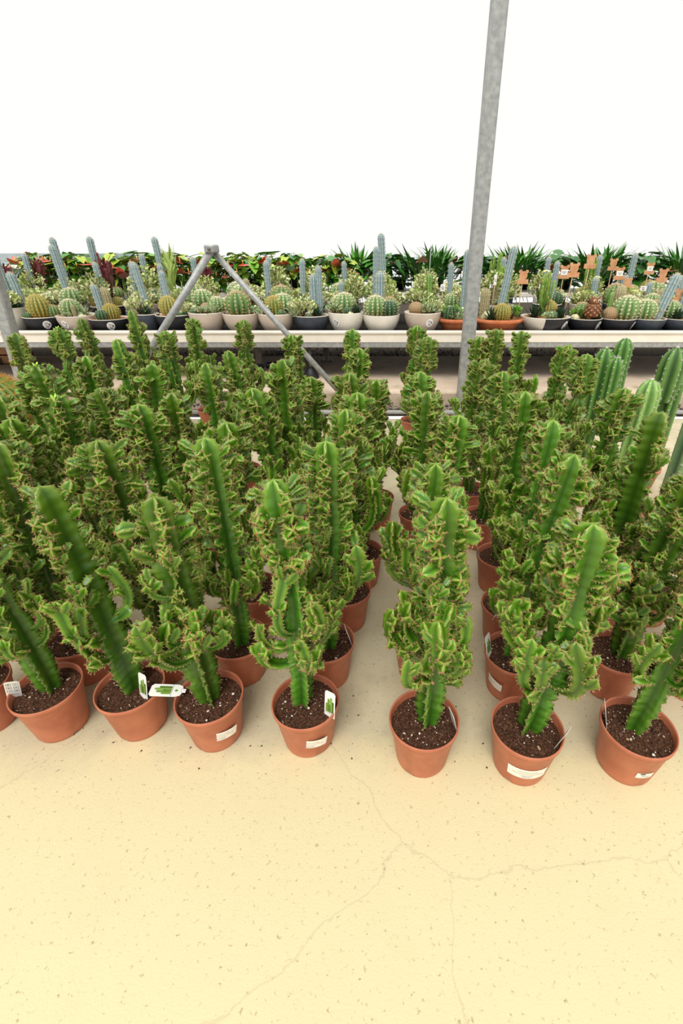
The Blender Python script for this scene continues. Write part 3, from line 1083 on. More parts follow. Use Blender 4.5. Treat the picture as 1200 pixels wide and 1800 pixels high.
for idx, (key, x, y, lean, ht, st, label) in enumerate(PL):
    r = random.Random(idx * 17 + 3)
    st = dict(st)
    t = thing('potted_euphorbia', label, 'plant', (x, y, 0), 0, GROUP)
    pot_rot = Matrix.Rotation(r.random() * 6.28, 4, 'Z')
    pot = link('pot', POT, t, pot_rot)
    so = link('soil', SOIL[idx % 4], t, Matrix.Rotation(r.random() * 6.28, 4, 'Z'))
    if y < 3.0:
        g = link('grit', GRIT[idx % 5], so)
        g['kind'] = 'stuff'
    stick, card, leaves, twin = st.pop('sticker', None), st.pop('card', None), st.pop('leaves', None), st.pop('twin', None)
    if stick:
        me = dict(big=STICK_BIG, wide=STICK_WIDE, small=STICK_SMALL, badge=STICK_BADGE)[stick[0]]
        o = link('price_sticker', me, pot, pot_rot.inverted() @ Matrix.Rotation(stick[1], 4, 'Z') @ (Matrix.Rotation(.10, 4, 'Y') if stick[0] == 'big' else Matrix.Identity(4)))
        o['label'] = 'white paper sticker'
    if card:
        kind, cx, cy, rz, tilt = card[:5]
        lean_c = card[5] if len(card) > 5 else -.25
        if rz == 'flat':
            M = Matrix.Translation((cx + .005, cy, .186)) @ Matrix.Rotation(pi / 2 + .06, 4, 'Z') @ Matrix.Rotation(-pi / 2 + .12, 4, 'X')
            o = link('care_card', CARD[kind], t, M)
        else:
            M = Matrix.Translation((cx, cy, .160)) @ Matrix.Rotation(rz + (pi if kind == 'back' else 0), 4, 'Z') @ Matrix.Rotation(lean_c, 4, 'X') @ Matrix.Rotation(tilt, 4, 'Y')
            o = link('care_card', CARD[kind], t, M)
        o['label'] = 'white printed care card'
    ox, oy = r.uniform(-.012, .012), r.uniform(-.012, .012)
    if y < NEAR_Y:
        kw = {k: v for k, v in st.items() if k in ('cover', 'mid', 'whorl', 'nw', 'tipfree', 'w')}
        m, parts = recipe((ox, oy, .15), (lean, r.uniform(-.03, .03), ht), idx * 31 + 7, bend=(r.uniform(-.018, .018), r.uniform(-.018, .018)), **kw)
        stem = m.obj('stem', M_EUPH, t)
        for lib, k, M in parts:
            link('branch', (BRANCH if lib == 'b' else BRANCHLET)[k], stem, M)
        top = Vector((lean, 0, ht))
    else:
        best = min(range(8), key=lambda i: abs(FARV[i][3].get('mid', .4) - st.get('mid', .35)) + 2 * abs(FARV[i][3].get('tipfree', .07) - st.get('tipfree', .07)) + .18 * ((i * 7 + idx * 5) % 8) / 8)
        sm, tw, brs, kw = FARV[best]
        v = Vector((lean, 0, ht - .15))
        S = Matrix.Diagonal((1, 1, (ht - .15) / .78, 1))
        M = Matrix.Translation((ox, oy, .15)) @ Vector((0, 0, 1)).rotation_difference(v.normalized()).to_matrix().to_4x4() @ Matrix.Rotation(r.random() * 6.28, 4, 'Z') @ S @ Matrix.Translation((0, 0, -.15))
        stem = link('stem', sm, t, M)
        o = link('branchlets', tw, stem)
        o['kind'] = 'stuff'
        for k, Mb in brs:
            link('branch', BRANCH[k], stem, Mb)
        if twin:
            s2 = link('stem', sm, t, Matrix.Translation((twin, .02, .14)) @ Matrix.Rotation(1.7, 4, 'Z') @ Matrix.Diagonal((.9, .9, .9, 1)))
            o = link('branchlets', tw, s2)
            o['kind'] = 'stuff'
        top = Vector((lean + ox, oy, ht))
    if leaves:
        link('tip_leaves', TIP_LEAVES, t, Matrix.Translation(top - Vector((0, 0, .012))))


# ---------------------------------------------------------------- other big cacti among them
def ribbed(m, prof, nr, depth, cv, cr, spl=0.0, step=2, sper=4, scol=(1, 1, 1), rng=None, phase=0.0, seg_per=4, sw=.0011, sharp=1.0, axis=None):
    """ribbed body of revolution around an optional bent axis; prof = [(radius, z)]"""
    seg = nr * seg_per
    vs, cs, fs = [], [], []
    n = len(prof)
    rid = []
    for k, (R, z) in enumerate(prof):
        c = axis(z) if axis else Vector((0, 0, z))
        for i in range(seg):
            a = phase + 2 * pi * i / seg
            w = .5 + .5 * cos(2 * pi * i / seg_per)
            w = w ** sharp
            rr = R * (1 - depth * (1 - w))
            p = c + Vector((cos(a) * rr, sin(a) * rr, 0))
            vs.append(p)
            cs.append(tuple(cv[q] + (cr[q] - cv[q]) * w for q in range(3)))
            if i % seg_per == 0 and k % step == 1:
                k2 = min(n - 1, k + 1)
                k1 = max(0, k - 1)
                tz = Vector((prof[k2][1] - prof[k1][1], -(prof[k2][0] - prof[k1][0])))
                tz = tz.normalized() if tz.length > 0 else Vector((1, 0))
                rid.append((p, Vector((cos(a) * tz.x, sin(a) * tz.x, tz.y)), a))
    for k in range(n - 1):
        for i in range(seg):
            j = (i + 1) % seg
            fs.append((k * seg + i, k * seg + j, (k + 1) * seg + j, (k + 1) * seg + i))
    fs.append(tuple((n - 1) * seg + i for i in range(seg)))
    m.add(vs, fs, cs)
    if spl:
        for p, d, a in rid:
            side = Vector((-sin(a), cos(a), 0))
            up = d.cross(side)
            for q in range(sper):
                an = 2 * pi * q / sper + rng.random()
                dr = (d * rng.uniform(.4, 1.0) + side * cos(an) * .8 + up * sin(an) * .8).normalized()
                spine(m, p, dr, spl * rng.uniform(.7, 1.2), sw, 0, scol)


def cap_prof(R, L, n=14, base=.85, dome=None):
    dome = dome or R
    out = []
    for k in range(n):
        z = (L - dome) * k / (n - 1)
        out.append((R * (base + (1 - base) * min(1, z / (L * .3 + 1e-6))), z))
    for k in range(1, 7):
        a = pi / 2 * k / 6.3
        out.append((R * cos(a), L - dome + dome * sin(a)))
    return out


def big_pot(t, r, h):
    m = MB()
    m.lathe([(.001, 0), (r * .75, 0), (r * .94, h * .86), (r, h * .87), (r, h), (r * .94, h), (r * .9, h * .8)], 40)
    m.obj('pot', M_POT, t, True, False)
    m = MB()
    m.lathe([(.001, h * .9), (r * .5, h * .89), (r * .92, h * .88)], 32)
    m.obj('soil', M_SOIL, t, True, False)


def columnar(x, y, label, arms, cv, cr, nr=6, scol='e8e2d4'):
    t = thing('columnar_cactus', label, 'cactus', (x, y, 0), 0)
    big_pot(t, .13, .17)
    for i, (ax, ay, z0, z1, R, bend) in enumerate(arms):
        rg = random.Random(int(x * 100) + i)
        m = MB()
        L = z1 - z0
        off = lambda z, b=bend, L=L: Vector((b * (1 - (1 - min(1, z / (L * .5))) ** 2) - b, 0, z))
        n = max(14, int(L / .022))
        ribbed(m, cap_prof(R, L, n, .8, R * 1.5), nr, .34, cv, cr, .014, 2, 5, lin(scol), rg, rg.random(), 6, .0012, 1.0, off)
        m.obj('arm' if i else 'trunk', M_CACT, t, True, True, Matrix.Translation((ax, ay, z0)))
    return t


G1c, G1r = lin('2f5a22'), lin('6f9c48')
columnar(1.50, 3.10, 'green columnar cactus with three rounded arms beside the last euphorbias',
         [(-.02, .02, .15, .90, .062, 0), (.105, .05, .52, .955, .056, -.02), (.02, -.07, .35, .86, .05, 0)], G1c, G1r, 6)
columnar(1.56, 2.66, 'pale bright green ribbed columnar cactus with a single blunt stem', [(0, 0, .15, .81, .068, 0)], lin('55813c'), lin('9cc26c'), 7)
columnar(1.80, 2.92, 'dark spiny columnar cactus with a round headed arm at the photo edge',
         [(.06, .0, .15, .78, .060, 0), (0, -.02, .62, .94, .075, 0)], lin('2a4a1e'), lin('6d9448'), 6)
columnar(1.60, 2.22, 'blue green columnar cactus with white areoles at the photo edge', [(0, 0, .14, .80, .072, 0)], lin('4a6a4e'), lin('86a06a'), 5, 'e6e6e0')

t = thing('golden_barrel_cactus', 'large golden barrel cactus covered in orange yellow spines by the square post', 'cactus', (-3.00, 3.62, 0))
big_pot(t, .25, .16)
m = MB()
R_ = .275
pr = [(max(.02, R_ * sin(pi * (.12 + .86 * k / 26))), .33 - R_ * cos(pi * (.12 + .86 * k / 26))) for k in range(27)]
ribbed(m, pr, 26, .16, lin('4c6a2a'), lin('86973c'), 0, 1, 0, (1, 1, 1), random.Random(2), 0, 4)
m.obj('ribbed_body', M_CACT, t)
m = MB()
ribbed(m, pr, 26, .16, lin('4c6a2a'), lin('86973c'), .052, 2, 7, lin('e0a548'), random.Random(2), 0, 4, .0021)
sp = MB()
k0 = len(pr) * 26 * 4
sp.v, sp.c = m.v[k0:], m.c[k0:]
sp.f = [tuple(i - k0 for i in f) for f in m.f if f[0] >= k0]
sp.m = [0] * len(sp.f)
o = sp.obj('spines', M_CACT, t, False)
o['kind'] = 'stuff'


# ---------------------------------------------------------------- bowls of succulents on the bench
def leafy(m, p, d, up, L, w, c0, c1, curl=.3, fold=.25):
    """a pointed fleshy leaf from p along d"""
    d = d.normalized()
    side = d.cross(up)
    side = side.normalized() if side.length > 1e-6 else d.orthogonal().normalized()
    nn = side.cross(d).normalized()
    vs, cs = [], []
    for k, (s, ww) in enumerate(((0, .55), (.3, 1.0), (.62, .8), (1, .02))):
        c = p + d * L * s + nn * (curl * L * s * s)
        vs += [c - side * w * ww + nn * w * fold * ww, c - nn * w * .12, c + side * w * ww + nn * w * fold * ww]
        cs += [c1, c0, c1]
    fs = []
    for k in range(3):
        a = k * 3
        fs += [(a, a + 1, a + 4, a + 3), (a + 1, a + 2, a + 5, a + 4)]
    m.add(vs, fs, cs)


def rosette(n, L, w, c0, c1, seed, tilt0=.15, tilt1=1.25, curl=.25):
    r = random.Random(seed)
    m = MB()
    for k in range(n):
        a = k * 2.39996
        e = tilt1 + (tilt0 - tilt1) * k / n
        d = Vector((cos(a) * cos(e), sin(a) * cos(e), sin(e)))
        f = r.uniform(.8, 1.1)
        leafy(m, Vector((cos(a) * .004, sin(a) * .004, .0)), d, Vector((0, 0, 1)), L * f, w, c0, c1, curl)
    return m


def bush(n, R, H, leaf, cols, seed, stem=True):
    r = random.Random(seed)
    m = MB()
    for s in range(7):
        a = r.random() * 6.28
        m.tube([(0, 0, 0), (cos(a) * R * .4, sin(a) * R * .4, H * .5), (cos(a) * R * .7, sin(a) * R * .7, H * .85)], [.006, .005, .003], 5, lin('6a5a38'))
    for k in range(n):
        a, e = r.random() * 6.28, r.random() ** .6
        rad = R * sqrt(r.random())
        z = H * (.25 + .75 * e * (1 - (rad / R) ** 2 * .5))
        p = Vector((cos(a) * rad, sin(a) * rad, z))
        d = Vector((cos(a) + r.uniform(-.7, .7), sin(a) + r.uniform(-.7, .7), r.uniform(.1, 1.0))).normalized()
        c = lin(r.choice(cols))
        s = d.orthogonal().normalized()
        s.rotate(Quaternion(d, r.random() * 6.28))
        l = leaf * r.uniform(.7, 1.2)
        nn = s.cross(d) * l * .15
        m.add([p, p + d * l * .5 + s * l * .34 + nn, p + d * l, p + d * l * .5 - s * l * .34 + nn, p + d * l * .5 - nn * .3], [(0, 1, 4), (1, 2, 4), (2, 3, 4), (3, 0, 4)], [tuple(q * .75 for q in c), c, c, c, tuple(q * .85 for q in c)])
    return m


def barrel(R, H, nr, cv, cr, spl, scol, sper, seed, depth=.2, nring=22, sw=.0014):
    m = MB()
    prof = []
    for k in range(nring):
        a = -.42 * pi + (.42 + .485) * pi * k / (nring - 1)
        prof.append((max(.006, R * cos(a) ** .9 if cos(a) > 0 else .006), H * .47 + H * .53 * sin(a)))
    ribbed(m, prof, nr, depth, lin(cv), lin(cr), spl, 2, sper, lin(scol), random.Random(seed), .1 * seed, 4, sw)
    return m


def blue_col(R, L, nr, seed, cv='64808a', cr='a9bab8', scol='e2d4b4', spl=.015):
    m = MB()
    ribbed(m, cap_prof(R, L, max(12, int(L / .02)), .9, R * 1.2), nr, .26, lin(cv), lin(cr), spl, 2, 4, lin(scol), random.Random(seed), seed, 4, .0013)
    return m


def ballcluster(n, R, cv, scol, seed):
    r = random.Random(seed)
    m = MB()
    for k in range(n):
        q = R * r.uniform(.55, 1.0)
        a = r.random() * 6.28
        d = 0 if k == 0 else R * 1.25
        b = MB()
        prof = [(max(.003, q * sin(pi * (.1 + .88 * i / 9))), q * .9 - q * cos(pi * (.1 + .88 * i / 9))) for i in range(10)]
        ribbed(b, prof, 9, .16, lin(cv), tuple(min(1, x * 1.8) for x in lin(cv)), q * .16, 2, 4, lin(scol), r, r.random(), 4, .0012)
        m.merge(b, Matrix.Translation((cos(a) * d, sin(a) * d, 0)))
    return m


def trigona(n, L, seed, red=False):
    r = random.Random(seed)
    m = MB()
    def recolor(mm, k0):
        for i in range(k0, len(mm.c)):
            R_, g, b, a = mm.c[i]
            if b > .5:
                c = lin('a5653c')
            else:
                lo, hi = (lin('2e3a1e'), lin('7a2f3a')) if red else (lin('3c6a24'), lin('8fb04a'))
                f = min(1, .75 * R_ * (.3 + g) + .45 * g)
                c = tuple(lo[q] + (hi[q] - lo[q]) * f for q in range(3))
            mm.c[i] = (*c, 1)
    for k in range(n):
        a = k * 2.4
        d = 0 if k == 0 else r.uniform(.02, .06)
        z0 = 0 if k == 0 else L * r.uniform(.1, .45)
        l = L if k == 0 else L * r.uniform(.45, .85)
        k0 = len(m.c)
        column(m, [(d * .3 * cos(a), d * .3 * sin(a), z0), (d * cos(a), d * sin(a), z0 + l * .2), (d * 1.2 * cos(a), d * 1.2 * sin(a), z0 + l)], 3, lambda s: .02 * (.8 + .2 * sin(s * 20)), .007, .02, .12, .1, .4, r.random() * 6, .0, 1.0, .006, r, .1, .005)
        recolor(m, k0)
    if red:
        for k in range(40):
            a, z = r.random() * 6.28, L * r.uniform(.6, 1.02)
            p = Vector((cos(a) * .06 * r.random(), sin(a) * .06 * r.random(), z))
            leafy(m, p, Vector((cos(a), sin(a), .8)), Vector((0, 0, 1)), .05, .011, lin('5e2430'), lin('93404c'))
    return m


def pencil(seed):
    r = random.Random(seed)
    m = MB()
    for k in range(26):
        a = r.random() * 6.28
        z = r.uniform(.05, .4)
        d = Vector((cos(a), sin(a), r.uniform(.6, 1.6))).normalized()
        p = Vector((cos(a) * .02, sin(a) * .02, z))
        leafy(m, p, d, Vector((0, 0, 1)), r.uniform(.12, .2), .012, lin('7ea03c'), lin('c6d67a'))
    m.tube([(0, 0, 0), (0, 0, .45)], .012, 7, lin('8a9a52'))
    return m


LIBSPEC = {
    'gold_barrel': lambda s: barrel(.085, .17, 15, '4c5f22', 'b3a456', .016, 'e6cf86', 4, s),
    'gold_ball': lambda s: barrel(.072, .12, 17, '566328', 'a79a4c', .014, 'e2c878', 4, s),
    'pale_barrel': lambda s: barrel(.105, .17, 13, '3d6a34', '8aa564', .024, 'f4ecc8', 8, s, .24, 20, .0021),
    'tan_barrel': lambda s: barrel(.10, .17, 12, '35622f', '7a9c58', .022, 'e4c49c', 7, s, .26, 20, .002),
    'dark_barrel': lambda s: barrel(.08, .13, 11, '1f3a22', '46683e', .008, 'f2ecd8', 5, s, .26, 18, .0016),
    'blue_column': lambda s: blue_col(.031, .44, 8, s),
    'blue_column_tall': lambda s: blue_col(.035, .60, 8, s),
    'blue_column_short': lambda s: blue_col(.031, .27, 8, s),
    'fuzzy_column': lambda s: blue_col(.036, .2, 12, s, '8a8462', 'b3a882', 'd9cba6', .008),
    'green_column': lambda s: blue_col(.03, .3, 6, s, '4c7a34', '93b25e', 'dccb9a', .008),
    'haworthia': lambda s: rosette(26, .095, .011, lin('1e3a26'), lin('2c4c34'), s, .2, 1.4, .1),
    'agave': lambda s: rosette(16, .14, .018, lin('6f9468'), lin('d7dcb4'), s, .15, 1.3, -.05),
    'aloe': lambda s: rosette(14, .19, .014, lin('5c9440'), lin('7fae52'), s, .3, 1.35, -.1),
    'echeveria': lambda s: rosette(30, .05, .016, lin('92b48c'), lin('c9d8b0'), s, .1, 1.2, .35),
    'variegated_bush': lambda s: bush(300, .125, .17, .040, ['e4e6ac', 'eeeec4', 'cbd68a', 'a9be6c', 'f4f1d2', 'c0d084'], s),
    'crassula': lambda s: bush(150, .08, .10, .034, ['9dbf8c', 'c6d6a4', '7fa568', 'dfe4c0'], s),
    'tall_bush': lambda s: bush(330, .12, .34, .038, ['c8d27e', 'e2e4a4', '9ab458', '7d9c48', 'ecebc0'], s),
    'white_balls': lambda s: ballcluster(5, .036, 'b6b48e', 'efe8d2', s),
    'green_balls': lambda s: ballcluster(5, .04, '3e5a38', 'e0dcc4', s),
    'brown_ball': lambda s: barrel(.07, .115, 20, '8a7458', 'ac9068', .006, 'd0b48c', 5, s, .07, 18, .0014),
    'green_rosette': lambda s: bush(90, .075, .12, .045, ['6aa03a', '86b64e', '56882c', '9cc660'], s),
    'trigona_green': lambda s: trigona(6, .36, s),
    'trigona_red': lambda s: trigona(8, .40, s, True),
    'pencil_plant': lambda s: pencil(s),
}
LIB = {}


def lib(k, var):
    if (k, var) not in LIB:
        LIB[(k, var)] = LIBSPEC[k](var + 1).mesh(k, M_PIG)
    return LIB[(k, var)]


def bowl_mesh(R, h, shape, mats):
    m = MB()
    if shape == 'terra':
        prof = [(.001, 0), (R * .72, 0), (R * .86, h * .62), (R * .88, h * .66), (R * 1.0, h * .72), (R * 1.04, h * .86), (R * 1.0, h), (R * .93, h), (R * .88, h * .8), (R * .001 + R * .8, h * .7)]
        m.lathe(prof, 44, sx=1.25)
        return m.mesh('bowl', mats, True, False)
    prof = []
    for k in range(11):
        s = k / 10
        prof.append((R * (.62 + .38 * sin(s * pi / 2) ** .8), h * s))
    m.lathe([(.001, 0)] + prof, 44, mi=0)
    m.lathe([(R, h), (R * 1.005, h * 1.02), (R * .985, h * 1.04), (R * .955, h * 1.03), (R * .94, h * .9), (R * .9, h * .7)], 44, mi=1)
    return m.mesh('bowl', mats, True, False)


TWO = None
BOWLMAT = {'white': [M_WHITE, M_WHITE], 'beige': [M_BEIGE, M_WHITE], 'black': [M_BLACK, M_WHITE], 'slate': [M_SLATE, M_WHITE], 'terra': [M_TERRA], 'brownpot': [M_TERRA]}
# two tone glaze: pale on one side, black on the other
m2, nt2, b2 = new_mat('two_tone_glaze', .5, .4)
tc2 = N(nt2, 'ShaderNodeTexCoord')
sx2 = N(nt2, 'ShaderNodeSeparateXYZ')
nt2.links.new(tc2.outputs['Object'], sx2.inputs[0])
nt2.links.new(mix(nt2, math_node(nt2, 'GREATER_THAN', sx2.outputs[0], -.07), lin('d3ccc0'), lin('26262a')), b2.inputs['Base Color'])
BOWLMAT['twotone'] = [m2, M_WHITE]
BOWLS, DRESS = {}, {}


def bowl(label, x, y, R, h, kind, plants, sticker=None, z=None, tilt=0):
    z = .674 if z is None else z
    t = thing('succulent_bowl', label, 'planter', (x, y, z), 0, 'planted bowls on the cream bench')
    key = (round(R, 3), round(h, 3), kind)
    if key not in BOWLS:
        BOWLS[key] = bowl_mesh(R, h, 'terra' if kind == 'terra' else 'round', BOWLMAT[kind])
    b = link('bowl', BOWLS[key], t)
    dk = (round(R, 3), round(h, 3))
    if dk not in DRESS:
        DRESS[dk] = soil_mesh(int(R * 1000), R * .93, h * .93, M_DRESS, 'top_dressing', .005)
    link('top_dressing', DRESS[dk], t, Matrix.Diagonal((1.22, 1, 1, 1)) if kind == 'terra' else None)
    for i, (k, dx, dy, sc, rz, lean) in enumerate(plants):
        M = Matrix.Translation((dx, dy, h * .93 - .004)) @ Matrix.Rotation(lean, 4, 'Y') @ Matrix.Rotation(rz, 4, 'Z') @ Matrix.Scale(sc, 4)
        o = link(k, lib(k, i % 2), t, M)
        if 'bush' in k or k in ('crassula', 'green_rosette'):
            o['kind'] = 'stuff'
    if sticker is not None:
        m = MB()
        a = -pi / 2 + sticker
        rs = .042
        def RR(zz):
            s = max(0, min(1, zz / h))
            return R * (.62 + .38 * sin(s * pi / 2) ** .8) + .002
        zc = h * .55
        def P(u, v, off=0):
            an = a + u / R
            zz = zc + v
            return ((RR(zz) + off) * cos(an), (RR(zz) + off) * sin(an), zz)
        nn = 18
        vs = [P(0, 0)] + [P(rs * cos(2 * pi * q / nn), rs * sin(2 * pi * q / nn)) for q in range(nn)]
        m.add(vs, [(0, 1 + q, 1 + (q + 1) % nn) for q in range(nn)], lin('f4f2ee'))
        for (u0, u1, v0, v1, c) in ((-.022, .010, .012, .022, '9a9aa0'), (-.02, .0, -.004, .002, 'b8a0b0'), (-.014, .016, -.024, -.014, 'a08a98'), (.014, .027, -.006, .012, '3a3a40')):
            m.add([P(u0, v0, .001), P(u1, v0, .001), P(u1, v1, .001), P(u0, v1, .001)], [(0, 1, 2, 3)], lin(c))
        o = m.obj('round_sticker', M_PRINT, b, True)
        o['label'] = 'round white sticker'
    return t


def front_bowl(label, x0, x1, rim, kind, plants, sticker=None, dy=0.0, yrow=5.36):
    """x0..x1: where the rim runs in the photograph, rim: row of the rim's middle"""
    yy = yrow + dy
    xa, _ = at_y(x0, 560, yy)
    xb, _ = at_y(x1, 560, yy)
    R = (xb - xa) / 2
    if kind == 'terra':
        R /= 1.3
    _, zr = at_y((x0 + x1) / 2, rim, yy)
    h = max(.13, zr - .674)
    pl = []
    for (k, fx, fy, sc, *rest) in plants:
        rz = rest[0] if rest else .0
        le = rest[1] if len(rest) > 1 else 0.0
        pl.append((k, fx * R, fy * R, sc * 1.14, rz, le))
    return bowl(label, (xa + xb) / 2, yy, R, h, kind, pl, sticker)


FB = [
    ('big cream bowl full of pale leaves and aloe beside the square post', -14, 52, 541, 'white', [('variegated_bush', .3, -.45, 1.0), ('variegated_bush', -.35, -.5, 1.0, 2), ('aloe', -.35, .1, 1.6), ('haworthia', .65, -.2, 1.0), ('blue_column', .15, .4, 1.0, 0, -.06), ('blue_column_short', .75, .25, 1.15, 0, -.1)], None),
    ('black bowl with a tall striped golden barrel cactus and round sticker, by the cream bowl', 46, 110, 556, 'black', [('gold_barrel', -.05, -.1, 1.15), ('green_balls', -.62, -.2, .8), ('tan_barrel', .55, .1, .62)], .62),
    ('beige bowl with a fluffy pale barrel cactus and sticker, between two black bowls', 104, 169, 554, 'beige', [('pale_barrel', -.2, .0, .85), ('fuzzy_column', .12, -.35, .55), ('echeveria', .45, -.3, .9), ('agave', .4, .1, .8), ('crassula', -.2, -.55, .45), ('white_balls', .55, -.45, .5)], -.25),
    ('low black bowl with a small dark ball cactus, a golden barrel and a sticker', 160, 226, 560, 'black', [('dark_barrel', -.12, -.5, .72), ('gold_ball', .18, -.05, 1.1), ('blue_column_short', -.28, .0, 1.1, 0, -.08), ('fuzzy_column', -.05, .3, 1.35, 0, -.05)], .45),
    ('slate bowl with a tall blue cactus and dark spiky rosette behind the green spear', 240, 280, 552, 'slate', [('haworthia', .1, -.3, 1.1), ('blue_column', .15, .15, 1.0, 0, -.1), ('variegated_bush', -.6, .1, .9)], None),
    ('black bowl with a striped barrel cactus crossed by the sloping brace', 276, 337, 553, 'black', [('gold_barrel', -.15, -.1, 1.0), ('green_balls', .45, -.2, .8), ('blue_column', -.2, .3, .85, 0, -.06), ('variegated_bush', .75, .0, .7)], None),
    ('pink beige bowl of low grey succulents and an agave', 334, 396, 549, 'beige', [('green_balls', -.45, -.1, .9), ('agave', .45, -.2, .9), ('crassula', -.1, -.4, .7), ('green_column', .2, .1, .45), ('brown_ball', -.1, .35, .8), ('pale_barrel', .55, .45, .8)], None),
    ('pink beige bowl with one large spiny tan barrel cactus', 393, 457, 551, 'beige', [('tan_barrel', -.1, -.1, 1.15), ('crassula', .6, -.1, .8), ('agave', -.3, .5, .9)], None),
    ('pink beige bowl with mixed small succulents behind the thinner brace', 454, 518, 551, 'beige', [('green_column', .05, -.2, .45), ('crassula', -.6, -.3, .8), ('green_balls', .5, -.2, .8), ('gold_ball', -.1, .25, 1.3), ('pale_barrel', .35, .5, 1.0)], None),
    ('slate bowl with a hanging pale leaf, dark rosette and two blue columns', 515, 579, 554, 'slate', [('variegated_bush', -.4, -.2, .95), ('haworthia', .35, -.35, 1.1), ('green_balls', .05, -.55, .6), ('blue_column', .5, .2, .95), ('blue_column_short', .2, .25, 1.3), ('agave', -.75, -.3, 1.1)], None),
    ('white bowl with a round sticker, small cacti and a green finger', 577, 640, 549, 'white', [('crassula', -.65, -.1, .9), ('dark_barrel', .1, -.4, .5), ('green_column', .0, .05, .5), ('haworthia', .6, -.2, 1.0), ('white_balls', .35, -.5, .55), ('pale_barrel', -.1, .3, 1.0)], -.6),
    ('plain white bowl holding a pale and a dark barrel cactus side by side', 637, 702, 553, 'white', [('pale_barrel', -.3, -.1, 1.0), ('dark_barrel', .42, -.25, 1.05), ('tan_barrel', .45, .2, .9), ('blue_column_short', -.05, .5, 1.35)], None),
    ('grey beige bowl with a brown ball cactus and a round sticker', 710, 774, 549, 'beige', [('brown_ball', -.4, -.3, .95), ('crassula', .3, -.3, .9), ('variegated_bush', .6, .0, .7), ('green_column', .05, .0, .45), ('agave', .3, .2, 1.1)], .35),
    ('terracotta bowl with pale rosettes partly behind the big post', 770, 832, 560, 'terra', [('echeveria', .1, -.45, 1.3), ('crassula', .0, -.2, 1.0), ('green_rosette', -.4, .1, 1.0), ('dark_barrel', -.45, -.2, .9), ('blue_column_tall', .5, .2, .95)], None),
    ('wide terracotta bowl with a small golden barrel and a tall blue cactus', 833, 919, 561, 'terra', [('haworthia', -.45, -.35, 1.25), ('gold_ball', .05, -.35, 1.15), ('green_rosette', .65, -.1, 1.0), ('white_balls', -.65, .1, 1.1), ('blue_column_tall', .0, .15, 1.0, 0, .12), ('fuzzy_column', -.75, .3, 1.3)], None),
    ('two tone bowl, pale and black, with dark rosettes and pale clusters', 915, 999, 556, 'twotone', [('haworthia', .5, -.35, 1.2), ('green_balls', .1, -.3, .9), ('haworthia', -.45, .0, 1.3), ('trigona_green', -.1, .15, .9), ('gold_ball', .2, .4, 1.15), ('crassula', -.05, -.5, .6)], .75),
    ('black bowl with a brown owl among white ball cacti', 998, 1056, 565, 'black', [('white_balls', -.55, -.25, .9), ('haworthia', .6, -.2, 1.2), ('green_rosette', -.35, .3, .8), ('tan_barrel', -.05, .5, .8)], .75),
    ('black bowl with a big pale barrel cactus and a square brown one', 1053, 1115, 566, 'black', [('pale_barrel', .35, -.1, 1.15), ('brown_ball', -.55, -.2, .95), ('green_column', -.45, .3, .75), ('fuzzy_column', .1, .5, 1.4)], .85),
    ('slate bowl with a bristly barrel cactus and a leaning blue column', 1108, 1168, 567, 'slate', [('pale_barrel', -.35, -.1, .98), ('blue_column_short', .5, .0, 1.45, 0, .22), ('tan_barrel', .45, .35, .9)], None),
    ('slate bowl with a dark rosette at the photo edge', 1163, 1226, 568, 'slate', [('haworthia', -.35, -.3, 1.2), ('pale_barrel', -.5, .35, .9), ('blue_column_short', .0, .2, 1.3, 0, .1), ('green_balls', .2, -.3, .8)], None),
]
for lb, x0, x1, rim, kind, pl, stk in FB:
    front_bowl(lb, x0, x1, rim, kind, pl, stk)
# the rows behind: contents by what stands out in the photograph
rng = random.Random(11)
FRONT_NOUN = ['the big cream bowl', 'the tall striped barrel bowl', 'the fluffy barrel bowl', 'the low black bowl', 'the spear slate bowl', 'the braced black bowl', 'the agave bowl', 'the tan barrel bowl',
              'the mixed beige bowl', 'the hanging leaf bowl', 'the stickered white bowl', 'the plain white bowl', 'the brown ball bowl', 'the post terracotta bowl', 'the wide terracotta bowl', 'the two tone bowl', 'the owl bowl',
              'the square cactus bowl', 'the bristly slate bowl', 'the edge slate bowl']
BACK2 = [['blue_column_short', 'variegated_bush', 'blue_column'], ['agave', 'variegated_bush', 'brown_ball'], ['haworthia', 'variegated_bush', 'blue_column_tall', 'agave'], ['trigona_red', 'gold_barrel', 'blue_column'],
         ['tall_bush', 'blue_column', 'gold_ball'], ['pencil_plant', 'blue_column', 'white_balls'], ['tall_bush', 'pale_barrel', 'agave'], ['pale_barrel', 'agave', 'fuzzy_column'], ['variegated_bush', 'blue_column', 'tan_barrel'],
         ['tall_bush', 'blue_column', 'agave'], ['variegated_bush', 'blue_column_short', 'agave'], ['tall_bush', 'blue_column_tall', 'variegated_bush'], ['tall_bush', 'variegated_bush', 'green_column'],
         ['gold_barrel', 'blue_column', 'variegated_bush'], ['trigona_green', 'fuzzy_column', 'green_column'], ['haworthia', 'green_column', 'blue_column', 'dark_barrel'], ['dark_barrel', 'gold_ball', 'blue_column_short'],
         ['blue_column_short', 'tan_barrel', 'gold_barrel'], ['pale_barrel', 'blue_column_short', 'fuzzy_column'], ['fuzzy_column', 'blue_column_short', 'dark_barrel']]
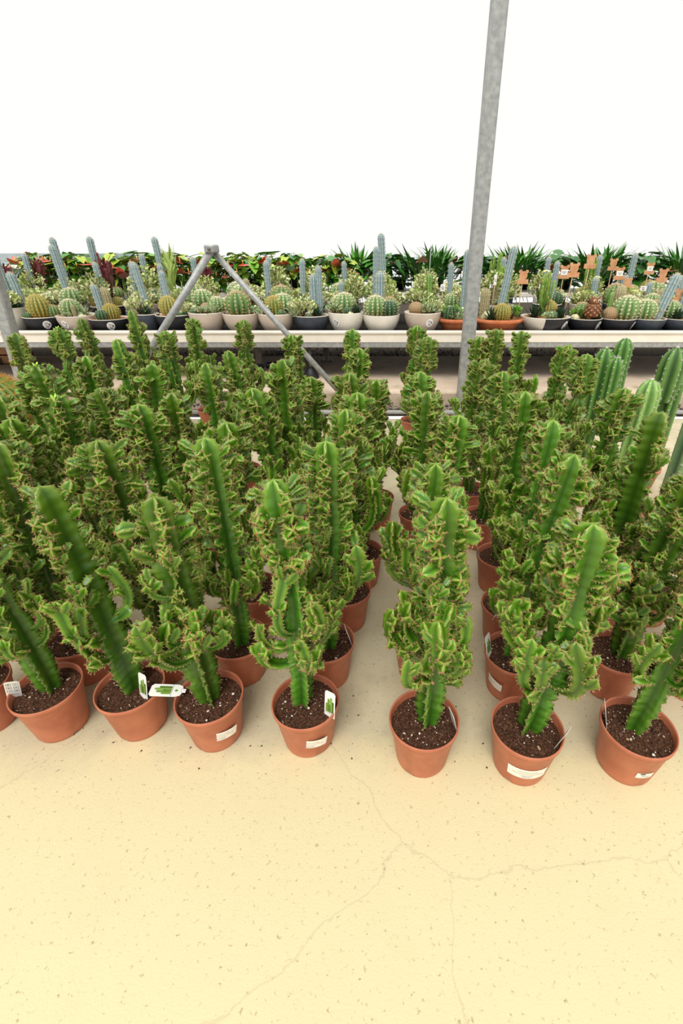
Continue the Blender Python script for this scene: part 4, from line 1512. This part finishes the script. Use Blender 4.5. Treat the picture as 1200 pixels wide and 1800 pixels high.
BACK3 = [['trigona_red', 'blue_column', 'variegated_bush'], ['trigona_red', 'aloe', 'blue_column'], ['variegated_bush', 'blue_column_tall', 'crassula'], ['trigona_red', 'blue_column_tall', 'gold_ball'], ['blue_column', 'fuzzy_column', 'variegated_bush'],
         ['pencil_plant', 'blue_column_tall', 'gold_ball'], ['trigona_red', 'blue_column', 'variegated_bush'], ['fuzzy_column', 'agave', 'pale_barrel'], ['pale_barrel', 'blue_column', 'tall_bush'], ['tall_bush', 'blue_column_short', 'gold_ball'],
         ['tall_bush', 'pale_barrel', 'blue_column'], ['blue_column_tall', 'gold_ball', 'tall_bush'], ['gold_barrel', 'aloe', 'tall_bush'], ['aloe', 'gold_barrel', 'green_rosette'], ['trigona_red', 'trigona_green', 'blue_column'],
         ['green_column', 'blue_column', 'aloe'], ['blue_column', 'gold_ball', 'trigona_green'], ['blue_column', 'tan_barrel', 'blue_column_short'], ['fuzzy_column', 'gold_barrel', 'pale_barrel'], ['trigona_green', 'pale_barrel', 'fuzzy_column']]
WORDS = {'trigona_red': 'dark red stems', 'trigona_green': 'upright green stems', 'pencil_plant': 'feathery shoots', 'tall_bush': 'a bushy pale green plant', 'variegated_bush': 'pale variegated leaves', 'blue_column': 'a blue column cactus',
         'blue_column_tall': 'a very tall blue cactus', 'blue_column_short': 'a short blue cactus', 'gold_barrel': 'a golden barrel', 'gold_ball': 'a small golden ball', 'pale_barrel': 'a pale bristly barrel', 'agave': 'an agave', 'haworthia': 'a dark rosette',
         'dark_barrel': 'a dark barrel', 'fuzzy_column': 'a woolly column', 'green_column': 'a slim green column', 'aloe': 'an aloe'}
for row, (yrow, table, zadd) in enumerate(((5.86, BACK2, .02), (6.42, BACK3, .05))):
    for i, names in enumerate(table):
        x0, x1 = FB[i][1], FB[i][2]
        xc, _ = at_y((x0 + x1) / 2 + rng.uniform(-3, 3), 545, yrow)
        R = .17 + rng.uniform(-.01, .01)
        h = .18 + zadd + rng.uniform(-.02, .02)
        pl = []
        n = len(names)
        for q, k in enumerate(names):
            a = 2 * pi * q / n + rng.random() * .8 + (0 if row else 1)
            pl.append((k, cos(a) * R * .45, sin(a) * R * .45, rng.uniform(1.0, 1.25) * (1.1 if 'barrel' in k else 1.0), rng.random() * 6, rng.uniform(-.06, .06)))
        for q in range(3):
            a = q * 2.1 + rng.random()
            pl.append((rng.choice(['variegated_bush', 'variegated_bush', 'crassula', 'tall_bush', 'pale_barrel', 'tan_barrel', 'agave', 'gold_ball']), cos(a) * R * .62, sin(a) * R * .62, rng.uniform(.85, 1.15), rng.random() * 6, 0))
        kind = ['beige', 'black', 'white', 'slate'][(i * 3 + row) % 4]
        bowl(f"{kind if kind != 'slate' else 'dark grey'} bowl {'right' if row == 0 else 'two rows'} behind {FRONT_NOUN[i]}, with {WORDS.get(names[0], names[0])}", xc, yrow, round(R, 2), round(h, 2), kind, pl)

# owl ornament in the black bowl
ox, oz = at_y(1031, 566, 5.36)
t = thing('owl_figurine', 'brown clay owl figurine sitting in a black bowl of cacti', 'figurine', (ox, 5.27, .674 + .155))
m = MB()
cb, cl_ = lin('7a4f34'), lin('b08058')
prof = [(.001, 0), (.062, .0), (.074, .03), (.076, .07), (.066, .11), (.05, .125)]
m.lathe(prof, 18, cb)
for k in range(5):
    for q in range(9):
        a = 2 * pi * q / 9 + k * .35
        rr_ = [.075, .078, .077, .07, .06][k]
        z = .02 + k * .022
        d = Vector((cos(a), sin(a), -.8))
        leafy(m, Vector((cos(a) * rr_, sin(a) * rr_, z + .012)), d, Vector((cos(a), sin(a), 0)), .026, .012, cl_, cb, 0)
m.obj('body', M_PIG, t)
m = MB()
m.lathe([(.045, .118), (.054, .13), (.056, .155), (.05, .175), (.02, .185), (.001, .184)], 18, cb)
for s in (-1, 1):
    leafy(m, Vector((s * .036, -.01, .168)), Vector((s * .3, -.1, 1)), Vector((0, -1, 0)), .034, .014, cb, cl_, 0)
h_ = m.obj('head', M_PIG, t)
for s in (-1, 1):
    m = MB()
    m.ball((s * .022, -.05, .155), .015, 10, 6, lin('d8b890'))
    m.ball((s * .022, -.060, .155), .008, 8, 5, lin('1c1410'))
    m.obj('eye', M_PIG, h_)
m = MB()
m.add([(-.007, -.055, .148), (.007, -.055, .148), (0, -.07, .142), (0, -.056, .13)], [(0, 1, 2), (0, 2, 3), (1, 3, 2)], lin('c8a060'))
m.obj('beak', M_PIG, h_)


# wooden bear picks and little signs
def disc(m, cx, cz, r, y0, y1, col, n=16):
    vs = [(cx + r * cos(2 * pi * k / n), y, cz + r * sin(2 * pi * k / n)) for y in (y0, y1) for k in range(n)]
    m.add(vs, [tuple(range(n)), tuple(range(2 * n - 1, n - 1, -1))] + [(k, n + k, n + (k + 1) % n, (k + 1) % n) for k in range(n)], col)


def bear_pick(px, py, y, label, zb=.86, sc=1.0, tilt=0.0, white=False, face=0.0):
    x, z = at_y(px, py, y)
    t = thing('bear_pick', label, 'plant pick', (x, y, zb), face, 'wooden bear picks in the bowls')
    H = z - zb
    drop = .07
    w = lin('c9906a')
    m = MB()
    m.tube([(0, 0, -drop), (tilt * H, 0, H + .0)], .0045, 6, lin('d3b088'))
    m.obj('stick', M_PIG, t)
    m = MB()
    cx = tilt * H
    s = sc
    disc(m, cx, H + .045 * s, .042 * s, -.008, -.003, w)
    m.obj('bear_head', M_CASTWOOD, t, False, True)
    for q in (-1, 1):
        m = MB()
        disc(m, cx + q * .034 * s, H + .082 * s, .017 * s, -.0085, -.0025, w)
        m.obj('ear', M_CASTWOOD, t, False, True)
    m = MB()
    m.box((cx, -.006, H - .012), (.12 * s, .007, .045 * s), col=w, bev=.002)
    sg = m.obj('sign_board', M_CASTWOOD, t, False, True)
    if white:
        m = MB()
        m.box((cx, -.0105, H + .03), (.07 * s, .002, .05 * s), col=lin('f4f2ee'))
        m.box((cx, -.0120, H + .035), (.045 * s, .001, .006 * s), col=lin('8a8a92'))
        m.box((cx, -.0120, H + .022), (.03 * s, .001, .005 * s), col=lin('8a8a92'))
        m.obj('price_label', M_PRINT, sg, False, True)


for args in [
    (918, 493, 5.40, 'wooden bear pick with a cut out face, above the wide terracotta bowl'),
    (990, 484, 5.82, 'wooden bear pick with a white price label, first above the two tone bowl', .86, 1.05, 0, True),
    (1004, 481, 5.44, 'bare wooden bear pick on a thin stick above the two tone bowl', .86, 1.05, .05),
    (1033, 466, 5.86, 'wooden bear pick standing highest, above the owl bowl', .86, 1.1, .05),
    (1076, 470, 6.40, 'wooden bear pick behind the tallest blue cactus over the square cactus bowl', .88, 1.0),
    (1087, 486, 5.86, 'wooden bear pick with a white slip, over the big pale barrel', .88, 1.0, .0, True),
    (1104, 503, 5.82, 'wooden bear pick leaning low among the woolly columns', .86, .9, -.1),
    (1138, 477, 6.40, 'wooden bear pick with a square white label, above the bristly slate bowl', .88, 1.0, .05, True),
    (1160, 490, 5.80, 'wooden bear pick in front of the feathery green stems, above the bristly slate bowl', .86, 1.05, .05),
    (1196, 524, 5.44, 'wooden bear pick tilted at the photo edge above the edge slate bowl', .86, .95, -.2),
]:
    bear_pick(*args)


def card_pick(px, py, y, label, zb=.86, w=.055, h=.07):
    x, z = at_y(px, py, y)
    t = thing('price_card', label, 'sign', (x, y, zb))
    m = MB()
    m.tube([(0, 0, -.08), (0, 0, z - zb)], .004, 6, lin('d3b088'))
    m.obj('stick', M_PIG, t)
    m = MB()
    m.box((0, -.005, z - zb), (w, .003, h), col=lin('f4f1ec'), bev=.001)
    c = m.obj('card', M_PRINT, t, False)
    m = MB()
    m.box((-.005, -.0072, z - zb + .008), (w * .5, .001, .007), col=lin('80808a'))
    m.box((.0, -.0072, z - zb - .010), (w * .35, .001, .010), col=lin('6a6a74'))
    m.obj('print', M_PRINT, c, False)


card_pick(778, 506, 5.80, 'small white price card above the post terracotta bowl')
card_pick(870, 492, 5.44, 'narrow white card on a wooden stick, above the wide terracotta bowl', .86, .03, .10)
card_pick(1130, 507, 5.82, 'white paper slip among the woolly columns of the bristly slate bowl', .88, .07, .05)
t = thing('hanging_wire', 'thin grey wire hanging upright above the grey beige sticker bowl', 'wire', (*at_y(752, 528, 5.80)[:1], 5.80, .86))
m = MB()
m.tube([(0, 0, -.06), (.0, 0, .3), (.004, 0, .62)], .005, 6)
m.obj('rod', M_GALV, t, True, False)
m = MB()
m.box((0, -.006, .14), (.022, .004, .09), col=lin('f0eee8'))
m.obj('flag', M_PRINT, t, False)

# ---------------------------------------------------------------- second bench and the flowering plants behind
t = thing('rear_bench', 'pale far bench holding the leafy flowering plants', 'bench', (0, 7.75, .16))
m = MB()
m.box((0, .45, .68), (16, .95, .06), bev=.008)
m.obj('bench_top', M_LIP, t, False, False)
for lx in (-6, -3, 0, 3, 6):
    m = MB()
    m.box((lx, .45, .325), (.07, .07, .65), bev=.004)
    m.obj('leg', M_DARKMETAL, t, False, False)


def heart(m, L, w, c0, c1, cup=.12):
    pts = [(0, .0), (-.32, -.12), (-.5, .08), (-.46, .38), (-.25, .75), (0, 1.0), (.25, .75), (.46, .38), (.5, .08), (.32, -.12)]
    vs = [(0, .35 * L, -cup * L * .3)] + [(x * w * 2, y * L, cup * L * abs(x) - cup * L * y * y * .8) for x, y in pts]
    m.add(vs, [(0, 1 + (k + 1) % 10, 1 + k) for k in range(10)], [c0] + [c1] * 10)


LEAFM, FLOWM = [], []
for i, (c0, c1) in enumerate((('3c7a20', '4f9428'), ('2c6420', '3f7c2a'), ('5c9a2c', '86b63c'), ('9ab23a', 'b9c850'))):
    m = MB()
    m.tube([(0, -.26, -.34), (0, -.12, -.10), (0, .02, 0)], [.006, .005, .004], 5, lin('5c8a34'))
    heart(m, .24, .075, lin(c0), lin(c1))
    LEAFM.append(m.mesh('leaf', M_GLOSS))
m = MB()
m.tube([(0, -.22, -.34), (0, -.08, -.10), (0, .0, 0)], [.005, .004, .004], 5, lin('7c9a44'))
for c, dz in ((('3f7a28', '4f8a2c'), 0),):
    vs = [(-.012, 0, 0), (.012, 0, 0), (.03, .15, .03), (.02, .32, .02), (0, .42, -.03), (-.02, .32, .02), (-.03, .15, .03)]
    m.add(vs, [(0, 1, 2, 6), (6, 2, 3, 5), (5, 3, 4)], lin(c[1]))
STRAP = m.mesh('leaf', M_GLOSS)
for c in ('d8503c', 'e8705e', 'd04444', 'ee988a'):
    m = MB()
    m.tube([(0, -.14, -.40), (0, -.04, -.15), (0, 0, 0)], [.004, .004, .003], 5, lin('7c9a44'))
    heart(m, .13, .06, lin(c), lin(c), -.1)
    m.tube([(0, .02, .005), (0, .035, .05)], [.007, .004], 6, lin('e8c870'))
    FLOWM.append(m.mesh('flower', M_GLOSS))
potm = MB()
potm.lathe([(.001, 0), (.085, 0), (.11, .15), (.118, .15), (.118, .17), (.108, .17), (.1, .13)], 20)
POTB = potm.mesh('pot', M_BLACKPL, True, False)
sm_ = MB()
sm_.lathe([(.001, .145), (.1, .14)], 16)
SOILB = sm_.mesh('soil', M_SOIL, True, False)
def filler(i):
    r = random.Random(70 + i)
    m = MB()
    for k in range(90):
        a, rad, z = r.random() * 6.28, .34 * sqrt(r.random()), r.uniform(.10, .36 if i == 1 else .48)
        b = MB()
        if i == 1:
            c = lin(r.choice(['3f7a28', '2f6420', '4f8a2c']))
            b.add([(-.012, 0, 0), (.012, 0, 0), (.026, .15, .03), (0, .36, -.02), (-.026, .15, .03)], [(0, 1, 2, 4), (4, 2, 3)], c)
            tl_ = r.uniform(.2, 1.2)
        else:
            c = r.choice(['4f9428', '3c7a20', '86b63c', '6ca030', 'a8bc40'] if i == 0 else ['2c6420', '3c7a24', '4f8a2c'])
            heart(b, .17, .06, lin(c), lin(c))
            tl_ = r.uniform(-.7, .4)
        m.merge(b, Matrix.Translation((cos(a) * rad, sin(a) * rad, z)) @ Matrix.Rotation(a - pi / 2, 4, 'Z') @ Matrix.Rotation(tl_, 4, 'X'))
    return m.mesh('small_foliage', M_GLOSS)


FILL = [filler(i) for i in range(3)]
rng = random.Random(23)
ORD = ['first', 'second', 'third', 'fourth', 'fifth', 'sixth', 'seventh', 'eighth', 'ninth', 'tenth', 'eleventh', 'twelfth', 'thirteenth', 'fourteenth', 'fifteenth', 'sixteenth']
for row in range(2):
    for i in range(16):
        x = -5.15 + i * .655 + (.3 if row else 0) + rng.uniform(-.06, .06)
        y = 7.98 + row * .42
        red = x < -.5
        kind = 'red flowering anthurium' if red else ('dark strappy leaved plant' if i % 2 else 'dark leafy plant')
        t = thing('leafy_plant', f"{kind}, {ORD[i]} along the {'front' if row == 0 else 'back'} row of the far bench", 'plant', (x, y, .87), 0, 'leafy plants on the far bench')
        link('pot', POTB, t)
        link('soil', SOILB, t)
        strap = not red and i % 2
        def leaf_place(rad, z, a):
            if strap:
                return STRAP, Matrix.Translation((cos(a) * rad * .5, sin(a) * rad * .5, z - .14)) @ Matrix.Rotation(a - pi / 2, 4, 'Z') @ Matrix.Rotation(rng.uniform(.0, .7), 4, 'X')
            me = LEAFM[rng.choice([0, 0, 1, 2, 2, 3] if red else [0, 1, 1, 1])]
            return me, Matrix.Translation((cos(a) * rad, sin(a) * rad, z)) @ Matrix.Rotation(a - pi / 2, 4, 'Z') @ Matrix.Rotation(rng.uniform(-.6, .35), 4, 'X')
        for k in range(14):
            me, M = leaf_place(rng.uniform(.05, .27), rng.uniform(.30, .52), k * 2.4 + rng.random())
            link('leaf', me, t, M)
        link('small_foliage', FILL[1 if strap else (0 if red else 2)], t, Matrix.Rotation(rng.random() * 6.28, 4, 'Z'))['kind'] = 'stuff'
        for k in range(11 if red else (3 if i % 3 == 0 else 1)):
            a = rng.uniform(-pi * .95, -pi * .05) if k % 3 else rng.random() * 6.28
            rad, z = rng.uniform(.32, .44), rng.uniform(.20, .43)
            link('flower', FLOWM[rng.randrange(4)], t, Matrix.Translation((cos(a) * rad, sin(a) * rad, z)) @ Matrix.Scale(1.25, 4) @ Matrix.Rotation(a - pi / 2, 4, 'Z') @ Matrix.Rotation(rng.uniform(-.2, .5), 4, 'X'))
